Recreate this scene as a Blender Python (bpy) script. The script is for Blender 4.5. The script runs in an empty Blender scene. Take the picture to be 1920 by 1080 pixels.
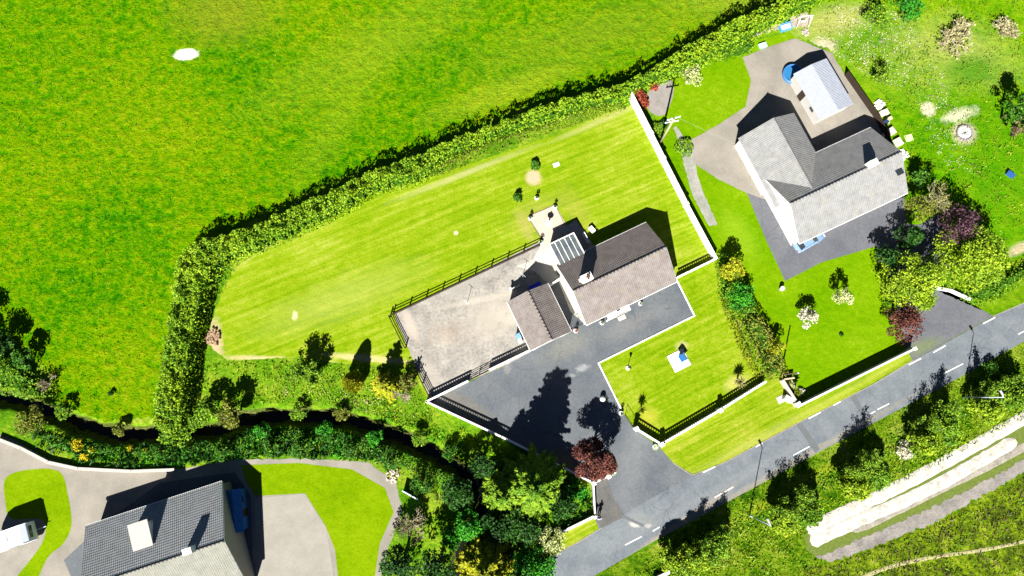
import bpy, bmesh, math, random
import numpy as np
from mathutils import Vector, Matrix
R = math.radians
random.seed(7); RNG = np.random.RandomState(7)
S = bpy.context.scene
C = S.collection

# ------------------------------------------------------------------ camera, sky, sun, exposure
FPX, CAMH = 1321.0, 88.0
TILT = math.atan(205 / FPX)
cam_d = bpy.data.cameras.new('camera'); cam = bpy.data.objects.new('camera', cam_d); C.objects.link(cam)
cam.location = (0, 0, CAMH); cam.rotation_euler = (TILT, 0, 0)
cam_d.sensor_width = 36; cam_d.lens = 36 * FPX / 1920; cam_d.clip_end = 3000; cam_d.clip_start = 1
S.camera = cam
S.render.resolution_x = 1920; S.render.resolution_y = 1080
SUN_EL, SUN_AZ = R(41), R(14)          # shadows fall 14 deg clockwise of +y
wd = bpy.data.worlds.new('World'); S.world = wd; wd.use_nodes = True
nt = wd.node_tree; bg = nt.nodes['Background']
sky = nt.nodes.new('ShaderNodeTexSky'); sky.sky_type = 'NISHITA'; sky.sun_disc = False
sky.sun_elevation = SUN_EL; sky.sun_rotation = math.pi + SUN_AZ
sky.altitude = 3500; sky.air_density = .4; sky.dust_density = 0; sky.ozone_density = 1.5
nt.links.new(sky.outputs[0], bg.inputs[0]); bg.inputs[1].default_value = 0.05
sd = bpy.data.lights.new('sun', 'SUN'); sd.energy = 5; sd.angle = R(0.5); sd.color = (1, .965, .90)
sun = bpy.data.objects.new('sun', sd); C.objects.link(sun)
ldir = Vector((math.sin(SUN_AZ) * math.cos(SUN_EL), math.cos(SUN_AZ) * math.cos(SUN_EL), -math.sin(SUN_EL)))
sun.rotation_euler = ldir.to_track_quat('-Z', 'Y').to_euler(); sun.location = (-20, -60, 60)
S.view_settings.view_transform = 'Standard'; S.view_settings.look = 'None'
S.view_settings.exposure = 1.75; S.view_settings.gamma = 1

# ------------------------------------------------------------------ measuring: photograph pixel -> world point at height z
_c, _s = math.cos(TILT), math.sin(TILT)
def W(px, py, z=0.0):
    x = (px - 960) / FPX; y = (540 - py) / FPX
    Y = y * _c + _s; Z = y * _s - _c
    t = (z - CAMH) / Z
    return (x * t, Y * t)
def WV(px, py, z=0.0):
    a = W(px, py, z); return Vector((a[0], a[1], z))
def WP(poly, z=0.0): return [W(p[0], p[1], z) for p in poly]

# ------------------------------------------------------------------ bookkeeping
def tag(o, label=None, cat=None, group=None, kind=None):
    if label: o['label'] = label
    if cat: o['category'] = cat
    if group: o['group'] = group
    if kind: o['kind'] = kind
    return o
def thing(name, label, cat, loc=(0, 0, 0), rz=0.0, group=None):
    o = bpy.data.objects.new(name, None); C.objects.link(o); o.empty_display_size = .3
    o.location = loc; o.rotation_euler = (0, 0, rz)
    return tag(o, label, cat, group)
def copy_thing(root, loc, rz, label, scale=1.0):
    r = root.copy(); C.objects.link(r); r.location = loc; r.rotation_euler = (0, 0, rz); r['label'] = label
    r.scale = (scale,) * 3
    for ch in list(root.children):
        c = ch.copy(); C.objects.link(c); c.parent = r
        for g in list(ch.children):
            d = g.copy(); C.objects.link(d); d.parent = c
    return r

# ------------------------------------------------------------------ mesh builder
class MB:
    def __init__(s): s.v = []; s.f = []
    def quad(s, a, b, c, d):
        i = len(s.v); s.v += [tuple(a), tuple(b), tuple(c), tuple(d)]; s.f.append((i, i+1, i+2, i+3)); return s
    def poly(s, pts):
        i = len(s.v); s.v += [tuple(p) for p in pts]; s.f.append(tuple(range(i, i+len(pts)))); return s
    def box(s, cx, cy, cz, sx, sy, sz, a=0.0, taper=1.0):
        ca, sa = math.cos(a), math.sin(a); i = len(s.v)
        for k in (0, 1):
            t = taper if k else 1
            for (x, y) in ((-1, -1), (1, -1), (1, 1), (-1, 1)):
                x *= sx/2*t; y *= sy/2*t
                s.v.append((cx+x*ca-y*sa, cy+x*sa+y*ca, cz+(k-.5)*sz))
        for f in ((3, 2, 1, 0), (4, 5, 6, 7), (0, 1, 5, 4), (1, 2, 6, 5), (2, 3, 7, 6), (3, 0, 4, 7)):
            s.f.append(tuple(i+j for j in f))
        return s
    def tube(s, p0, p1, r0, r1, n=6, cap=True):
        p0 = Vector(p0); p1 = Vector(p1); d = (p1-p0)
        if d.length < 1e-6: return s
        d.normalize(); u = d.orthogonal().normalized(); w = d.cross(u); i = len(s.v)
        for p, r in ((p0, r0), (p1, r1)):
            for k in range(n):
                a = 2*math.pi*k/n; s.v.append(tuple(p+u*math.cos(a)*r+w*math.sin(a)*r))
        for k in range(n):
            s.f.append((i+k, i+(k+1) % n, i+n+(k+1) % n, i+n+k))
        if cap: s.f.append(tuple(i+k for k in reversed(range(n)))); s.f.append(tuple(i+n+k for k in range(n)))
        return s
    def lathe(s, cx, cy, prof, n=16):
        i = len(s.v)
        for (r, z) in prof:
            for k in range(n):
                a = 2*math.pi*k/n; s.v.append((cx+r*math.cos(a), cy+r*math.sin(a), z))
        for j in range(len(prof)-1):
            for k in range(n):
                s.f.append((i+j*n+k, i+j*n+(k+1) % n, i+(j+1)*n+(k+1) % n, i+(j+1)*n+k))
        s.f.append(tuple(i+(len(prof)-1)*n+k for k in range(n)))
        return s
    def build(s, name, mat, parent=None, smooth=False, bevel=0.0):
        me = bpy.data.meshes.new(name); me.from_pydata(s.v, [], s.f); me.validate(); me.update()
        if mat: me.materials.append(mat)
        if smooth: me.polygons.foreach_set('use_smooth', [True]*len(me.polygons))
        o = bpy.data.objects.new(name, me); C.objects.link(o)
        if parent: o.parent = parent
        if bevel:
            m = o.modifiers.new('bevel', 'BEVEL'); m.width = bevel; m.segments = 2; m.limit_method = 'ANGLE'
        return o

# ------------------------------------------------------------------ numpy noise and polygons
def vnoise(x, y, sc, seed=0):
    r = np.random.RandomState(seed); g = r.rand(64, 64)
    u = np.asarray(x)/sc + 1000; v = np.asarray(y)/sc + 1000
    i = np.floor(u).astype(int); j = np.floor(v).astype(int); a = u-i; b = v-j
    a = a*a*(3-2*a); b = b*b*(3-2*b); i %= 64; j %= 64; i2 = (i+1) % 64; j2 = (j+1) % 64
    return (g[i, j]*(1-a)*(1-b)+g[i2, j]*a*(1-b)+g[i, j2]*(1-a)*b+g[i2, j2]*a*b)
def inside(poly, x, y):
    r = np.zeros(len(x), bool); n = len(poly)
    for k in range(n):
        x0, y0 = poly[k]; x1, y1 = poly[(k+1) % n]
        if y0 == y1: continue
        c = ((y0 > y) != (y1 > y)) & (x < (x1-x0)*(y-y0)/(y1-y0)+x0); r ^= c
    return r
def segdist(poly, x, y, closed=True):
    d = np.full(len(x), 1e9); n = len(poly)
    for k in range(n if closed else n-1):
        x0, y0 = poly[k]; x1, y1 = poly[(k+1) % n]; dx, dy = x1-x0, y1-y0
        L = dx*dx+dy*dy+1e-9; t = np.clip(((x-x0)*dx+(y-y0)*dy)/L, 0, 1)
        d = np.minimum(d, np.hypot(x-x0-t*dx, y-y0-t*dy))
    return d
def crom(P, n=6, closed=True):
    out = []; m = len(P)
    for k in range(m if closed else m-1):
        g = (lambda q: P[q % m]) if closed else (lambda q: P[min(max(q, 0), m-1)])
        a, b, c, d = g(k-1), g(k), g(k+1), g(k+2)
        for j in range(n):
            t = j/n
            out.append(tuple(.5*(2*b[i]+(c[i]-a[i])*t+(2*a[i]-5*b[i]+4*c[i]-d[i])*t*t+(3*b[i]-a[i]-3*c[i]+d[i])*t**3) for i in (0, 1)))
    if not closed: out.append(P[-1])
    return out
def rag(P, amp, step=.35, seed=1):
    r = random.Random(seed); out = []; m = len(P)
    for k in range(m):
        a, b = P[k], P[(k+1) % m]; L = math.hypot(b[0]-a[0], b[1]-a[1]); n = max(1, min(400, int(L/step)))
        nx, ny = -(b[1]-a[1])/(L+1e-9), (b[0]-a[0])/(L+1e-9)
        for j in range(n):
            t = j/n; w = r.gauss(0, amp)
            out.append((a[0]+(b[0]-a[0])*t+nx*w, a[1]+(b[1]-a[1])*t+ny*w))
    return out

# ------------------------------------------------------------------ materials
def srgb(r, g, b):
    return tuple((c/255/12.92 if c/255 <= .04045 else ((c/255+.055)/1.055)**2.4) for c in (r, g, b))
class N:
    """small node helper"""
    def __init__(s, name, rough=.8, spec=.2):
        m = s.m = bpy.data.materials.new(name); m.use_nodes = True; s.t = m.node_tree
        s.b = s.t.nodes['Principled BSDF']; s.b.inputs['Roughness'].default_value = rough
        s.b.inputs['Specular IOR Level'].default_value = spec
        s.tc = s.t.nodes.new('ShaderNodeTexCoord'); s.co = s.tc.outputs['Object']
    def n(s, t): return s.t.nodes.new(t)
    def L(s, a, b): s.t.links.new(a, b)
    def setin(s, sock, v):
        if hasattr(v, 'links'): s.L(v, sock)
        elif isinstance(v, tuple) and len(v) == 3 and sock.type == 'RGBA': sock.default_value = v+(1,)
        else: sock.default_value = v
    def mapping(s, rot=0.0, scale=(1, 1, 1), loc=(0, 0, 0), co=None):
        m = s.n('ShaderNodeMapping'); s.L(co or s.co, m.inputs[0]); m.inputs['Rotation'].default_value = (0, 0, rot)
        m.inputs['Scale'].default_value = scale; m.inputs['Location'].default_value = loc; return m.outputs[0]
    def noise(s, sc, det=3, rough=.6, co=None):
        m = s.n('ShaderNodeTexNoise'); s.L(co or s.co, m.inputs['Vector']); m.inputs['Scale'].default_value = sc
        m.inputs['Detail'].default_value = det; m.inputs['Roughness'].default_value = rough; return m.outputs[0]
    def math(s, op, a, b=0.0, c=0.0, clamp=False):
        m = s.n('ShaderNodeMath'); m.operation = op; m.use_clamp = clamp
        for i, v in enumerate((a, b, c)): s.setin(m.inputs[i], v)
        return m.outputs[0]
    def ramp(s, fac, stops, interp='LINEAR'):
        m = s.n('ShaderNodeValToRGB'); e = m.color_ramp.elements; m.color_ramp.interpolation = interp
        while len(e) < len(stops): e.new(.5)
        for el, (p, c) in zip(e, stops): el.position = p; el.color = tuple(c)+(1,) if len(c) == 3 else c
        s.L(fac, m.inputs[0]); return m.outputs[0]
    def mix(s, fac, a, b, mode='MIX'):
        m = s.n('ShaderNodeMix'); m.data_type = 'RGBA'; m.blend_type = mode
        s.setin(m.inputs[0], fac); s.setin(m.inputs[6], a); s.setin(m.inputs[7], b); return m.outputs[2]
    def patch(s, cx, cy, rx, ry, ang=0.0, soft=.5, nz=.6, nscale=1.5):
        """0..1 mask of an uneven patch of ground at a place in the world"""
        sub = s.n('ShaderNodeVectorMath'); sub.operation = 'SUBTRACT'; s.L(s.co, sub.inputs[0]); sub.inputs[1].default_value = (cx, cy, 0)
        ro = s.n('ShaderNodeVectorRotate'); ro.rotation_type = 'Z_AXIS'; s.L(sub.outputs[0], ro.inputs[0]); ro.inputs['Angle'].default_value = -ang
        sc = s.n('ShaderNodeVectorMath'); sc.operation = 'MULTIPLY'; s.L(ro.outputs[0], sc.inputs[0]); sc.inputs[1].default_value = (1/rx, 1/ry, 0)
        ln = s.n('ShaderNodeVectorMath'); ln.operation = 'LENGTH'; s.L(sc.outputs[0], ln.inputs[0])
        d = s.math('MULTIPLY_ADD', s.math('SUBTRACT', s.noise(nscale, 5, .7), .5), nz*2, ln.outputs['Value'])
        mr = s.n('ShaderNodeMapRange'); s.L(d, mr.inputs[0]); mr.inputs[1].default_value = 1+soft/2; mr.inputs[2].default_value = 1-soft/2
        mr.inputs[3].default_value = 0; mr.inputs[4].default_value = 1; return mr.outputs[0]
    def bump(s, h, strength=.5, dist=.05, prev=None):
        m = s.n('ShaderNodeBump'); m.inputs['Strength'].default_value = strength; m.inputs['Distance'].default_value = dist
        s.L(h, m.inputs['Height'])
        if prev: s.L(prev, m.inputs['Normal'])
        return m.outputs[0]
    def out(s, col=None, normal=None):
        if col is not None: s.setin(s.b.inputs['Base Color'], col)
        if normal is not None: s.L(normal, s.b.inputs['Normal'])
        return s.m

def plain(name, col, rough=.6, spec=.3, var=.12, sc=6.0, metal=0.0):
    k = N(name, rough, spec); k.b.inputs['Metallic'].default_value = metal
    n = k.noise(sc, 4, .65); f = k.ramp(n, [(.3, (1-var,)*3), (.7, (1+var*.5,)*3)])
    return k.out(k.mix(1.0, col, f, 'MULTIPLY'), k.bump(n, .15, .01))

def grass_mat(name, stops, big=.12, fine=3.0, mid=.8, wb=.35, wm=.35, wf=.3, bumpd=.12, stripe=None, patches=()):
    k = N(name, .95, 0)
    nb = k.noise(big, 3, .55); nm = k.noise(mid, 4, .65); nf = k.noise(fine, 4, .7)
    f = k.math('ADD', k.math('MULTIPLY', nb, wb), k.math('ADD', k.math('MULTIPLY', nm, wm), k.math('MULTIPLY', nf, wf)))
    if stripe:
        ang, amt, sx, sy = stripe
        ns = k.noise(1.0, 3, .6, co=k.mapping(scale=(sx, sy, 1), co=k.mapping(rot=-ang)))
        f = k.math('ADD', k.math('MULTIPLY', f, 1-amt), k.math('MULTIPLY', ns, amt))
    col = k.ramp(f, stops)
    for (cx, cy, rx, ry, a, colr, op, soft, nz, ns) in patches:
        col = k.mix(k.math('MULTIPLY', k.patch(cx, cy, rx, ry, a, soft, nz, ns), op), col, colr)
    b1 = k.bump(nm, .7, bumpd*2); b2 = k.bump(k.noise(fine*2.2, 4, .75), .9, bumpd*.5, b1)
    return k.out(col, b2)

def pt(px, py, rx, ry, a, col, op=1.0, soft=.6, nz=.5, ns=1.5):
    x, y = W(px, py); return (x, y, rx, ry, a, col, op, soft, nz, ns)

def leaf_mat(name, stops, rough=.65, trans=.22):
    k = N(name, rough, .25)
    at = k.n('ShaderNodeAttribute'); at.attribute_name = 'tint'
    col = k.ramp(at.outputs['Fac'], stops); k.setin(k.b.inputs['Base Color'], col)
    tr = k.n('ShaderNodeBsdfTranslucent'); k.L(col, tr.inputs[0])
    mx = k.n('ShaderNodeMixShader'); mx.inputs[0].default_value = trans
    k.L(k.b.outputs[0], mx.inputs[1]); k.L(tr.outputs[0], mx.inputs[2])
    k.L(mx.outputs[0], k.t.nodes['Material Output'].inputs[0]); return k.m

PAL = {
 'lime':   [(0, (.020, .070, .001)), (.45, (.085, .200, .003)), (1, (.27, .40, .015))],
 'limeb':  [(0, (.045, .110, .001)), (.45, (.16, .27, .003)), (1, (.38, .47, .02))],
 'green':  [(0, (.008, .040, .002)), (.5, (.030, .125, .003)), (1, (.12, .27, .012))],
 'vivid':  [(0, (.006, .060, .002)), (.5, (.020, .180, .004)), (1, (.08, .36, .012))],
 'dark':   [(0, (.004, .022, .002)), (.5, (.012, .060, .003)), (1, (.045, .13, .008))],
 'olive':  [(0, (.035, .045, .004)), (.5, (.11, .135, .010)), (1, (.24, .25, .030))],
 'gold':   [(0, (.055, .080, .001)), (.5, (.22, .25, .003)), (1, (.46, .44, .008))],
 'gorse':  [(0, (.20, .22, .002)), (.4, (.50, .42, .004)), (1, (.80, .62, .01))],
 'copper': [(0, (.022, .007, .006)), (.5, (.085, .025, .018)), (1, (.24, .080, .055))],
 'purple': [(0, (.014, .005, .010)), (.5, (.050, .016, .030)), (1, (.16, .08, .10))],
 'red':    [(0, (.06, .012, .006)), (.5, (.22, .030, .014)), (1, (.40, .10, .04))],
 'cream':  [(0, (.14, .19, .03)), (.5, (.36, .40, .14)), (1, (.62, .60, .38))],
 'blossom':[(0, (.14, .17, .04)), (.45, (.48, .44, .34)), (1, (.72, .66, .58))],
 'brown':  [(0, (.05, .035, .015)), (.5, (.15, .11, .05)), (1, (.33, .26, .15))],
 'grass':  [(0, (.012, .075, .001)), (.5, (.05, .17, .001)), (1, (.17, .30, .004))],
 'verge':  [(0, (.03, .09, .001)), (.5, (.13, .20, .003)), (1, (.34, .36, .03))],
 'straw':  [(0, (.08, .09, .02)), (.5, (.26, .25, .08)), (1, (.50, .45, .22))],
}
LM = {k: leaf_mat('foliage_'+k, v) for k, v in PAL.items()}
LM['hedge'] = leaf_mat('foliage_hedge', [(0, (.025, .085, .001)), (.35, (.10, .22, .002)), (1, (.29, .40, .008))])
LM_CORE = plain('light_blocking_core', (.025, .075, .004), .9, .05, .4, 3)  # dark green for the added core that blocks light inside hedges
bark = plain('bark', (.09, .065, .04), .9, .1, .3, 9)
bark_pale = plain('bark_pale', (.34, .29, .20), .9, .1, .25, 9)

# ------------------------------------------------------------------ foliage builders (numpy)
def leaves(name, P, ln, wd_, mat, parent=None, tint=None, up=.5, dirs=None, rng=RNG, jitter=.35):
    """one diamond-shaped leaf or leaf spray per point"""
    n = len(P)
    if n == 0: return None
    P = np.asarray(P, float); nrm = rng.normal(size=(n, 3)); nrm /= np.linalg.norm(nrm, axis=1)[:, None]
    nrm[:, 2] = np.abs(nrm[:, 2])+up; nrm /= np.linalg.norm(nrm, axis=1)[:, None]
    a = rng.normal(size=(n, 3)) if dirs is None else dirs+rng.normal(size=(n, 3))*jitter
    a -= nrm*np.sum(a*nrm, 1)[:, None] if dirs is None else 0
    a /= np.linalg.norm(a, axis=1)[:, None]+1e-9
    b = np.cross(nrm, a); b /= np.linalg.norm(b, axis=1)[:, None]+1e-9
    ln = (np.asarray(ln)*rng.uniform(.6, 1.3, n))[:, None]/2; w = (np.asarray(wd_)*rng.uniform(.6, 1.3, n))[:, None]/2
    V = np.empty((n, 4, 3)); V[:, 0] = P-a*ln; V[:, 1] = P+b*w; V[:, 2] = P+a*ln; V[:, 3] = P-b*w
    V[:, 1] += nrm*w*.3; V[:, 3] += nrm*w*.3
    me = bpy.data.meshes.new(name); me.vertices.add(4*n); me.vertices.foreach_set('co', V.reshape(-1))
    me.loops.add(4*n); me.loops.foreach_set('vertex_index', np.arange(4*n, dtype=np.int32))
    me.polygons.add(n); me.polygons.foreach_set('loop_start', np.arange(0, 4*n, 4, dtype=np.int32))
    me.update(calc_edges=True)
    if tint is None: tint = rng.uniform(0, 1, n)
    at = me.attributes.new('tint', 'FLOAT', 'POINT'); at.data.foreach_set('value', np.repeat(np.clip(tint, 0, 1), 4).astype(np.float32))
    me.materials.append(mat); o = bpy.data.objects.new(name, me); C.objects.link(o)
    if parent: o.parent = parent
    return o

def trunk_mesh(h, r, limbs, mat, parent, r0=.14):
    m = MB(); lean = random.uniform(-.15, .15); top = Vector((lean, lean*.5, h*.8)); q = Vector((lean*.5, 0, h*.4))
    m.tube((0, 0, -.1), q, r0*1.25, r0*.85, 7).tube(q, top, r0*.85, r0*.3, 7)
    for e in limbs:
        e = Vector(e); z = min(max(e.z*.55, h*.12), h*.75); s0 = Vector((lean*.5, 0, z)) if z < h*.5 else q.lerp(top, (z-h*.4)/(h*.4))
        mid = s0.lerp(e, .5)+Vector((0, 0, .12*(e-s0).length))
        m.tube(s0, mid, r0*.42, r0*.22, 5, False).tube(mid, e, r0*.22, r0*.06, 5, False)
    return m.build('trunk', mat, parent, True)

def tree(px, py, r, h, pal, label, cat='tree', name='tree', group=None, kind='broad', n=1600, leaf=.34, seed=None, base=.25, flat=1.0, zc=.55, loc=None, fat=.75):
    """r in metres; px,py = middle of the crown in the photograph"""
    x, y = loc if loc else W(px, py, h*zc)
    rng = np.random.RandomState(seed if seed is not None else int(px*7+py) % 99991); random.seed(int(px*3+py))
    t = thing(name, label, cat, (x, y, 0), 0, group); mat = LM[pal]
    if kind == 'broad':
        K = int(10+r*9); ph = rng.uniform(0, 2*math.pi, K); u = rng.uniform(-.35, 1, K)
        rad = rng.uniform(.62, .92, K)*r; cr = np.sqrt(np.maximum(0, 1-np.clip(u, 0, 1)**2))
        zb = h*base; zr = (h-zb)/2; zm = zb+zr
        cx = np.cos(ph)*cr*rad; cy = np.sin(ph)*cr*rad; cz = zm+u*zr*.85
        cen = np.stack([cx, cy, cz], 1); sz = rng.uniform(.24, .42, K)*r
        q_ = max(3, K//4); cen[:q_, :2] *= rng.uniform(0, .45, (q_, 1)); cen[:q_, 2] = zm+zr*rng.uniform(.35, .9, q_)
        k = rng.randint(0, K, n); d = rng.normal(size=(n, 3)); d /= np.linalg.norm(d, axis=1)[:, None]
        rr = rng.uniform(.45, 1.05, n)**.6
        P = cen[k]+d*(sz[k]*rr)[:, None]*np.array([1, 1, .75]); P[:, 2] = np.maximum(P[:, 2], .15)
        ct = rng.uniform(-.22, .22, K); tint = rng.beta(2, 2, n)*.8+.1+ct[k]
        leaves('crown', P, leaf, leaf*.62, mat, t, tint, .35, None, rng)
        trunk_mesh(h, r, cen[rng.permutation(K)[:9]], bark, t, .05+.022*h)
    elif kind == 'conifer':          # whorls of drooping fronds
        Ps = []; Ds = []; Ts = []; ends = []
        lv = int(h*2.2)
        for i in range(lv):
            f = i/(lv-1); z = h*(.10+.88*f); R0 = r*(1-f)**fat*rng.uniform(.85, 1.1)+.12; K = max(5, int(11*(1-f)+4))
            a0 = rng.uniform(0, 6)
            for j in range(K):
                a = a0+j*2*math.pi/K+rng.normal()*.16; L = R0*rng.uniform(.6, 1.15); m_ = max(4, int(L*n/130.))
                s_ = rng.uniform(.12, 1, m_); dx, dy = math.cos(a), math.sin(a); wv = (1-s_)*L*.26+.07
                off = rng.normal(size=m_)*wv*.55
                P = np.stack([dx*s_*L-dy*off, dy*s_*L+dx*off, z-.16*L*s_**1.3+rng.normal(size=m_)*.07], 1)
                D = np.stack([dx-dy*np.sign(off)*.7, dy+dx*np.sign(off)*.7, np.full(m_, -.15)], 1)
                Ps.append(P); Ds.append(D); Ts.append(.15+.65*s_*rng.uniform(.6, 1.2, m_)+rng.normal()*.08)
                if i % 3 == 0 and j % 3 == 0: ends.append((dx*L*.7, dy*L*.7, z))
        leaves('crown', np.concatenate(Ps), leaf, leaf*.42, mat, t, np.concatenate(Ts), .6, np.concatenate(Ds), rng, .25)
        trunk_mesh(h, r, ends[:12], bark, t, .05+.02*h)
    elif kind == 'column':           # tight cone or column
        f = rng.uniform(0, 1, n)**.75; z = .12+f*(h-.12); prof = r*np.clip(np.sqrt(np.maximum(0, 1-f**1.7)), .06, 1)*np.clip(.55+f*3, 0, 1)
        a = rng.uniform(0, 2*math.pi, n); lump = .82+.3*vnoise(a*2, z, .8, 5); rr = prof*lump*rng.uniform(.7, 1.05, n)
        P = np.stack([np.cos(a)*rr, np.sin(a)*rr, z], 1); D = np.stack([np.cos(a)*.6, np.sin(a)*.6, np.full(n, .8)], 1)
        leaves('crown', P, leaf, leaf*.5, mat, t, rng.beta(2, 2, n), .3, D, rng, .3)
        trunk_mesh(h, r, [(.3*r, 0, h*.5), (-.3*r, .1, h*.6), (0, .3*r, h*.4)], bark, t, .06)
    elif kind == 'sparse':           # upright spindly branches with tufts of young leaves
        m = MB(); Ps = []; K = int(7+r*5)
        for j in range(K):
            a = rng.uniform(0, 2*math.pi); q = rng.uniform(.1, 1)*r; L = h*rng.uniform(.7, 1)*(1-.3*q/r)
            b0 = Vector((math.cos(a)*q*.25, math.sin(a)*q*.25, 0)); e = Vector((math.cos(a)*q, math.sin(a)*q, L)); mid = b0.lerp(e, .5)+Vector((rng.normal()*.1, rng.normal()*.1, 0))
            m.tube(b0, mid, .05, .03, 4, False).tube(mid, e, .03, .012, 4, False)
            for s_ in range(7):
                f = rng.uniform(.25, 1); p = b0.lerp(e, f); d = Vector((rng.normal(), rng.normal(), abs(rng.normal())+.4)).normalized()*rng.uniform(.35, .9)*(1.2-f*.5)
                m.tube(p, p+d, .016, .006, 3, False)
                q_ = max(2, int(n/(K*7))); Ps.append(np.array(p+d*.55)+rng.normal(size=(q_, 3))*.17)
        m.build('trunk', bark, t)
        leaves('crown', np.concatenate(Ps), leaf, leaf*.55, mat, t, None, .3, None, rng)
    elif kind == 'bare':             # dormant twiggy crown
        m = MB()
        def br(p, d, L, rad, dep):
            e = p+d*L; m.tube(p, e, rad, rad*.62, 5 if dep < 2 else 3, False)
            if dep >= 4: return
            for _ in range(4 if dep else 8):
                nd = (d+Vector((rng.normal(), rng.normal(), rng.normal()*.6))*(.55 if dep else .75)).normalized()
                if nd.z < -.1: nd.z = .1
                br(p.lerp(e, rng.uniform(.45, 1)), nd, L*rng.uniform(.55, .8), rad*.55, dep+1)
        br(Vector((0, 0, -.1)), Vector((.05, 0, 1)), h*.36, .05+.015*h, 0)
        zs = [v[2] for v in m.v]; xs = max(max(abs(v[0]), abs(v[1])) for v in m.v); kx = r/xs; kz = h/max(zs)
        m.v = [(v[0]*kx, v[1]*kx, v[2]*kz) for v in m.v]
        m.build('branches', bark_pale, t)
        if n: 
            idx = rng.randint(0, len(m.v), n); P = np.array(m.v)[idx]+rng.normal(size=(n, 3))*.12
            leaves('crown', P[P[:, 2] > h*.2], leaf, leaf*.6, mat, t, None, .3, None, rng)
    elif kind == 'spiky':            # long strap leaves out of a short stem
        m = MB().tube((0, 0, 0), (0, 0, h*.55), .09, .07, 7).build('trunk', bark, t, True)
        a = rng.uniform(0, 2*math.pi, n); el = rng.uniform(-.2, 1.4, n); L = r*rng.uniform(.7, 1.1, n)
        D = np.stack([np.cos(a)*np.cos(el), np.sin(a)*np.cos(el), np.sin(el)], 1)
        P = np.array([0, 0, h*.55])+D*(L*.5)[:, None]*np.array([1, 1, 1.0])
        leaves('crown', P, L, .09, mat, t, None, .3, D, rng, .05)
    return t

def shrub(px, py, r, h, pal, label, cat='shrub', name='shrub', group=None, n=420, leaf=.24, lump=.35, mix=None, stems=True):
    x, y = W(px, py, h*.5); rng = np.random.RandomState(int(px*13+py*5) % 99991)
    t = thing(name, label, cat, (x, y, 0), 0, group)
    a = rng.uniform(0, 2*math.pi, n); u = rng.uniform(0, 1, n); q = np.sqrt(rng.uniform(0, 1, n))
    edge = 1+lump*(vnoise(np.cos(a)*2, np.sin(a)*2, .8, int(px) % 50)-.5)*2
    hh = h*np.sqrt(np.maximum(0, 1-(q*.95)**2.2))*(1-lump*.5*vnoise(np.cos(a)*q*r, np.sin(a)*q*r, .5, int(py) % 40))
    z = hh*np.where(u < .7, 1-rng.uniform(0, .25, n), rng.uniform(.1, 1, n))
    P = np.stack([np.cos(a)*q*r*edge, np.sin(a)*q*r*edge, np.maximum(z, .06)], 1)
    leaves('foliage', P, leaf, leaf*.6, LM[pal], t, rng.beta(2, 2, n), .3, None, rng)
    if stems:
        m = MB()
        for j in range(6):
            b = rng.uniform(0, 6.28); m.tube((0, 0, 0), (math.cos(b)*r*.5, math.sin(b)*r*.5, h*.75), .03, .01, 4, False)
        m.build('stem', bark, t)
    return t

def hedge_mesh(poly, h, dens, pal, t, seed=1, leaf=.3, lumps=.3, lsc=1.1, edge=.8, part='foliage', tintsh=None, core=True):
    """poly in world coordinates at ground"""
    rng = np.random.RandomState(seed); xs = [p[0] for p in poly]; ys = [p[1] for p in poly]
    A = (max(xs)-min(xs))*(max(ys)-min(ys)); n = int(A*dens)
    x = rng.uniform(min(xs), max(xs), n); y = rng.uniform(min(ys), max(ys), n)
    k = inside(poly, x, y); x = x[k]; y = y[k]; d = segdist(poly, x, y)
    H = lambda x, y, d: h*np.clip(d/edge, .02, 1)**.45*(1-lumps+lumps*1.5*vnoise(x, y, lsc, seed)*.9+lumps*.5*(vnoise(x, y, lsc*.4, seed+3)-.3))
    hh = H(x, y, d); u = rng.uniform(0, 1, len(x)); side = d < edge*1.1
    z = np.where(side & (u < .72), hh*rng.uniform(.03, 1, len(x)), hh-rng.uniform(0, .35, len(x))*np.minimum(h, 1.2))
    P = np.stack([x, y, np.maximum(z, .05)], 1)
    tint = rng.beta(2, 2, len(x))*.75+.35*(vnoise(x, y, 2.2, seed+9)-.35)+.1
    if tintsh is not None: tint += tintsh
    leaves(part, P, leaf, leaf*.5, LM[pal], t, tint, .25, None, rng)
    if not core: return
    # solid dark core added under the leaves to block light
    g = .45; gx = np.arange(min(xs), max(xs), g); gy = np.arange(min(ys), max(ys), g); X, Y = np.meshgrid(gx, gy, indexing='ij')
    fx, fy = X.ravel(), Y.ravel(); ins = inside(poly, fx, fy); dd = segdist(poly, fx, fy); ok = ins & (dd > edge*.9)
    Z = np.where(ok, H(fx, fy, dd)*.72, 0).reshape(X.shape); okk = ok.reshape(X.shape)
    m = MB(); idx = -np.ones(X.shape, int)
    for i in range(X.shape[0]):
        for j in range(X.shape[1]):
            if okk[i, j]: idx[i, j] = len(m.v); m.v.append((X[i, j], Y[i, j], Z[i, j]))
    nb = len(m.v)
    for i in range(X.shape[0]-1):
        for j in range(X.shape[1]-1):
            q = (idx[i, j], idx[i+1, j], idx[i+1, j+1], idx[i, j+1])
            if min(q) >= 0: m.f.append(q)
    from collections import Counter
    cnt = Counter()
    for f in m.f:
        for a in range(4): cnt[(f[a], f[(a+1) % 4])] += 1
    for (a, b) in list(cnt):
        if (b, a) not in cnt:
            va, vb = m.v[a], m.v[b]; i = len(m.v); m.v += [(va[0], va[1], 0), (vb[0], vb[1], 0)]; m.f.append((b, a, i, i+1))
    o = m.build('branches', LM_CORE, t)  # the light-blocking core, one solid mesh without real branches
    return o
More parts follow.
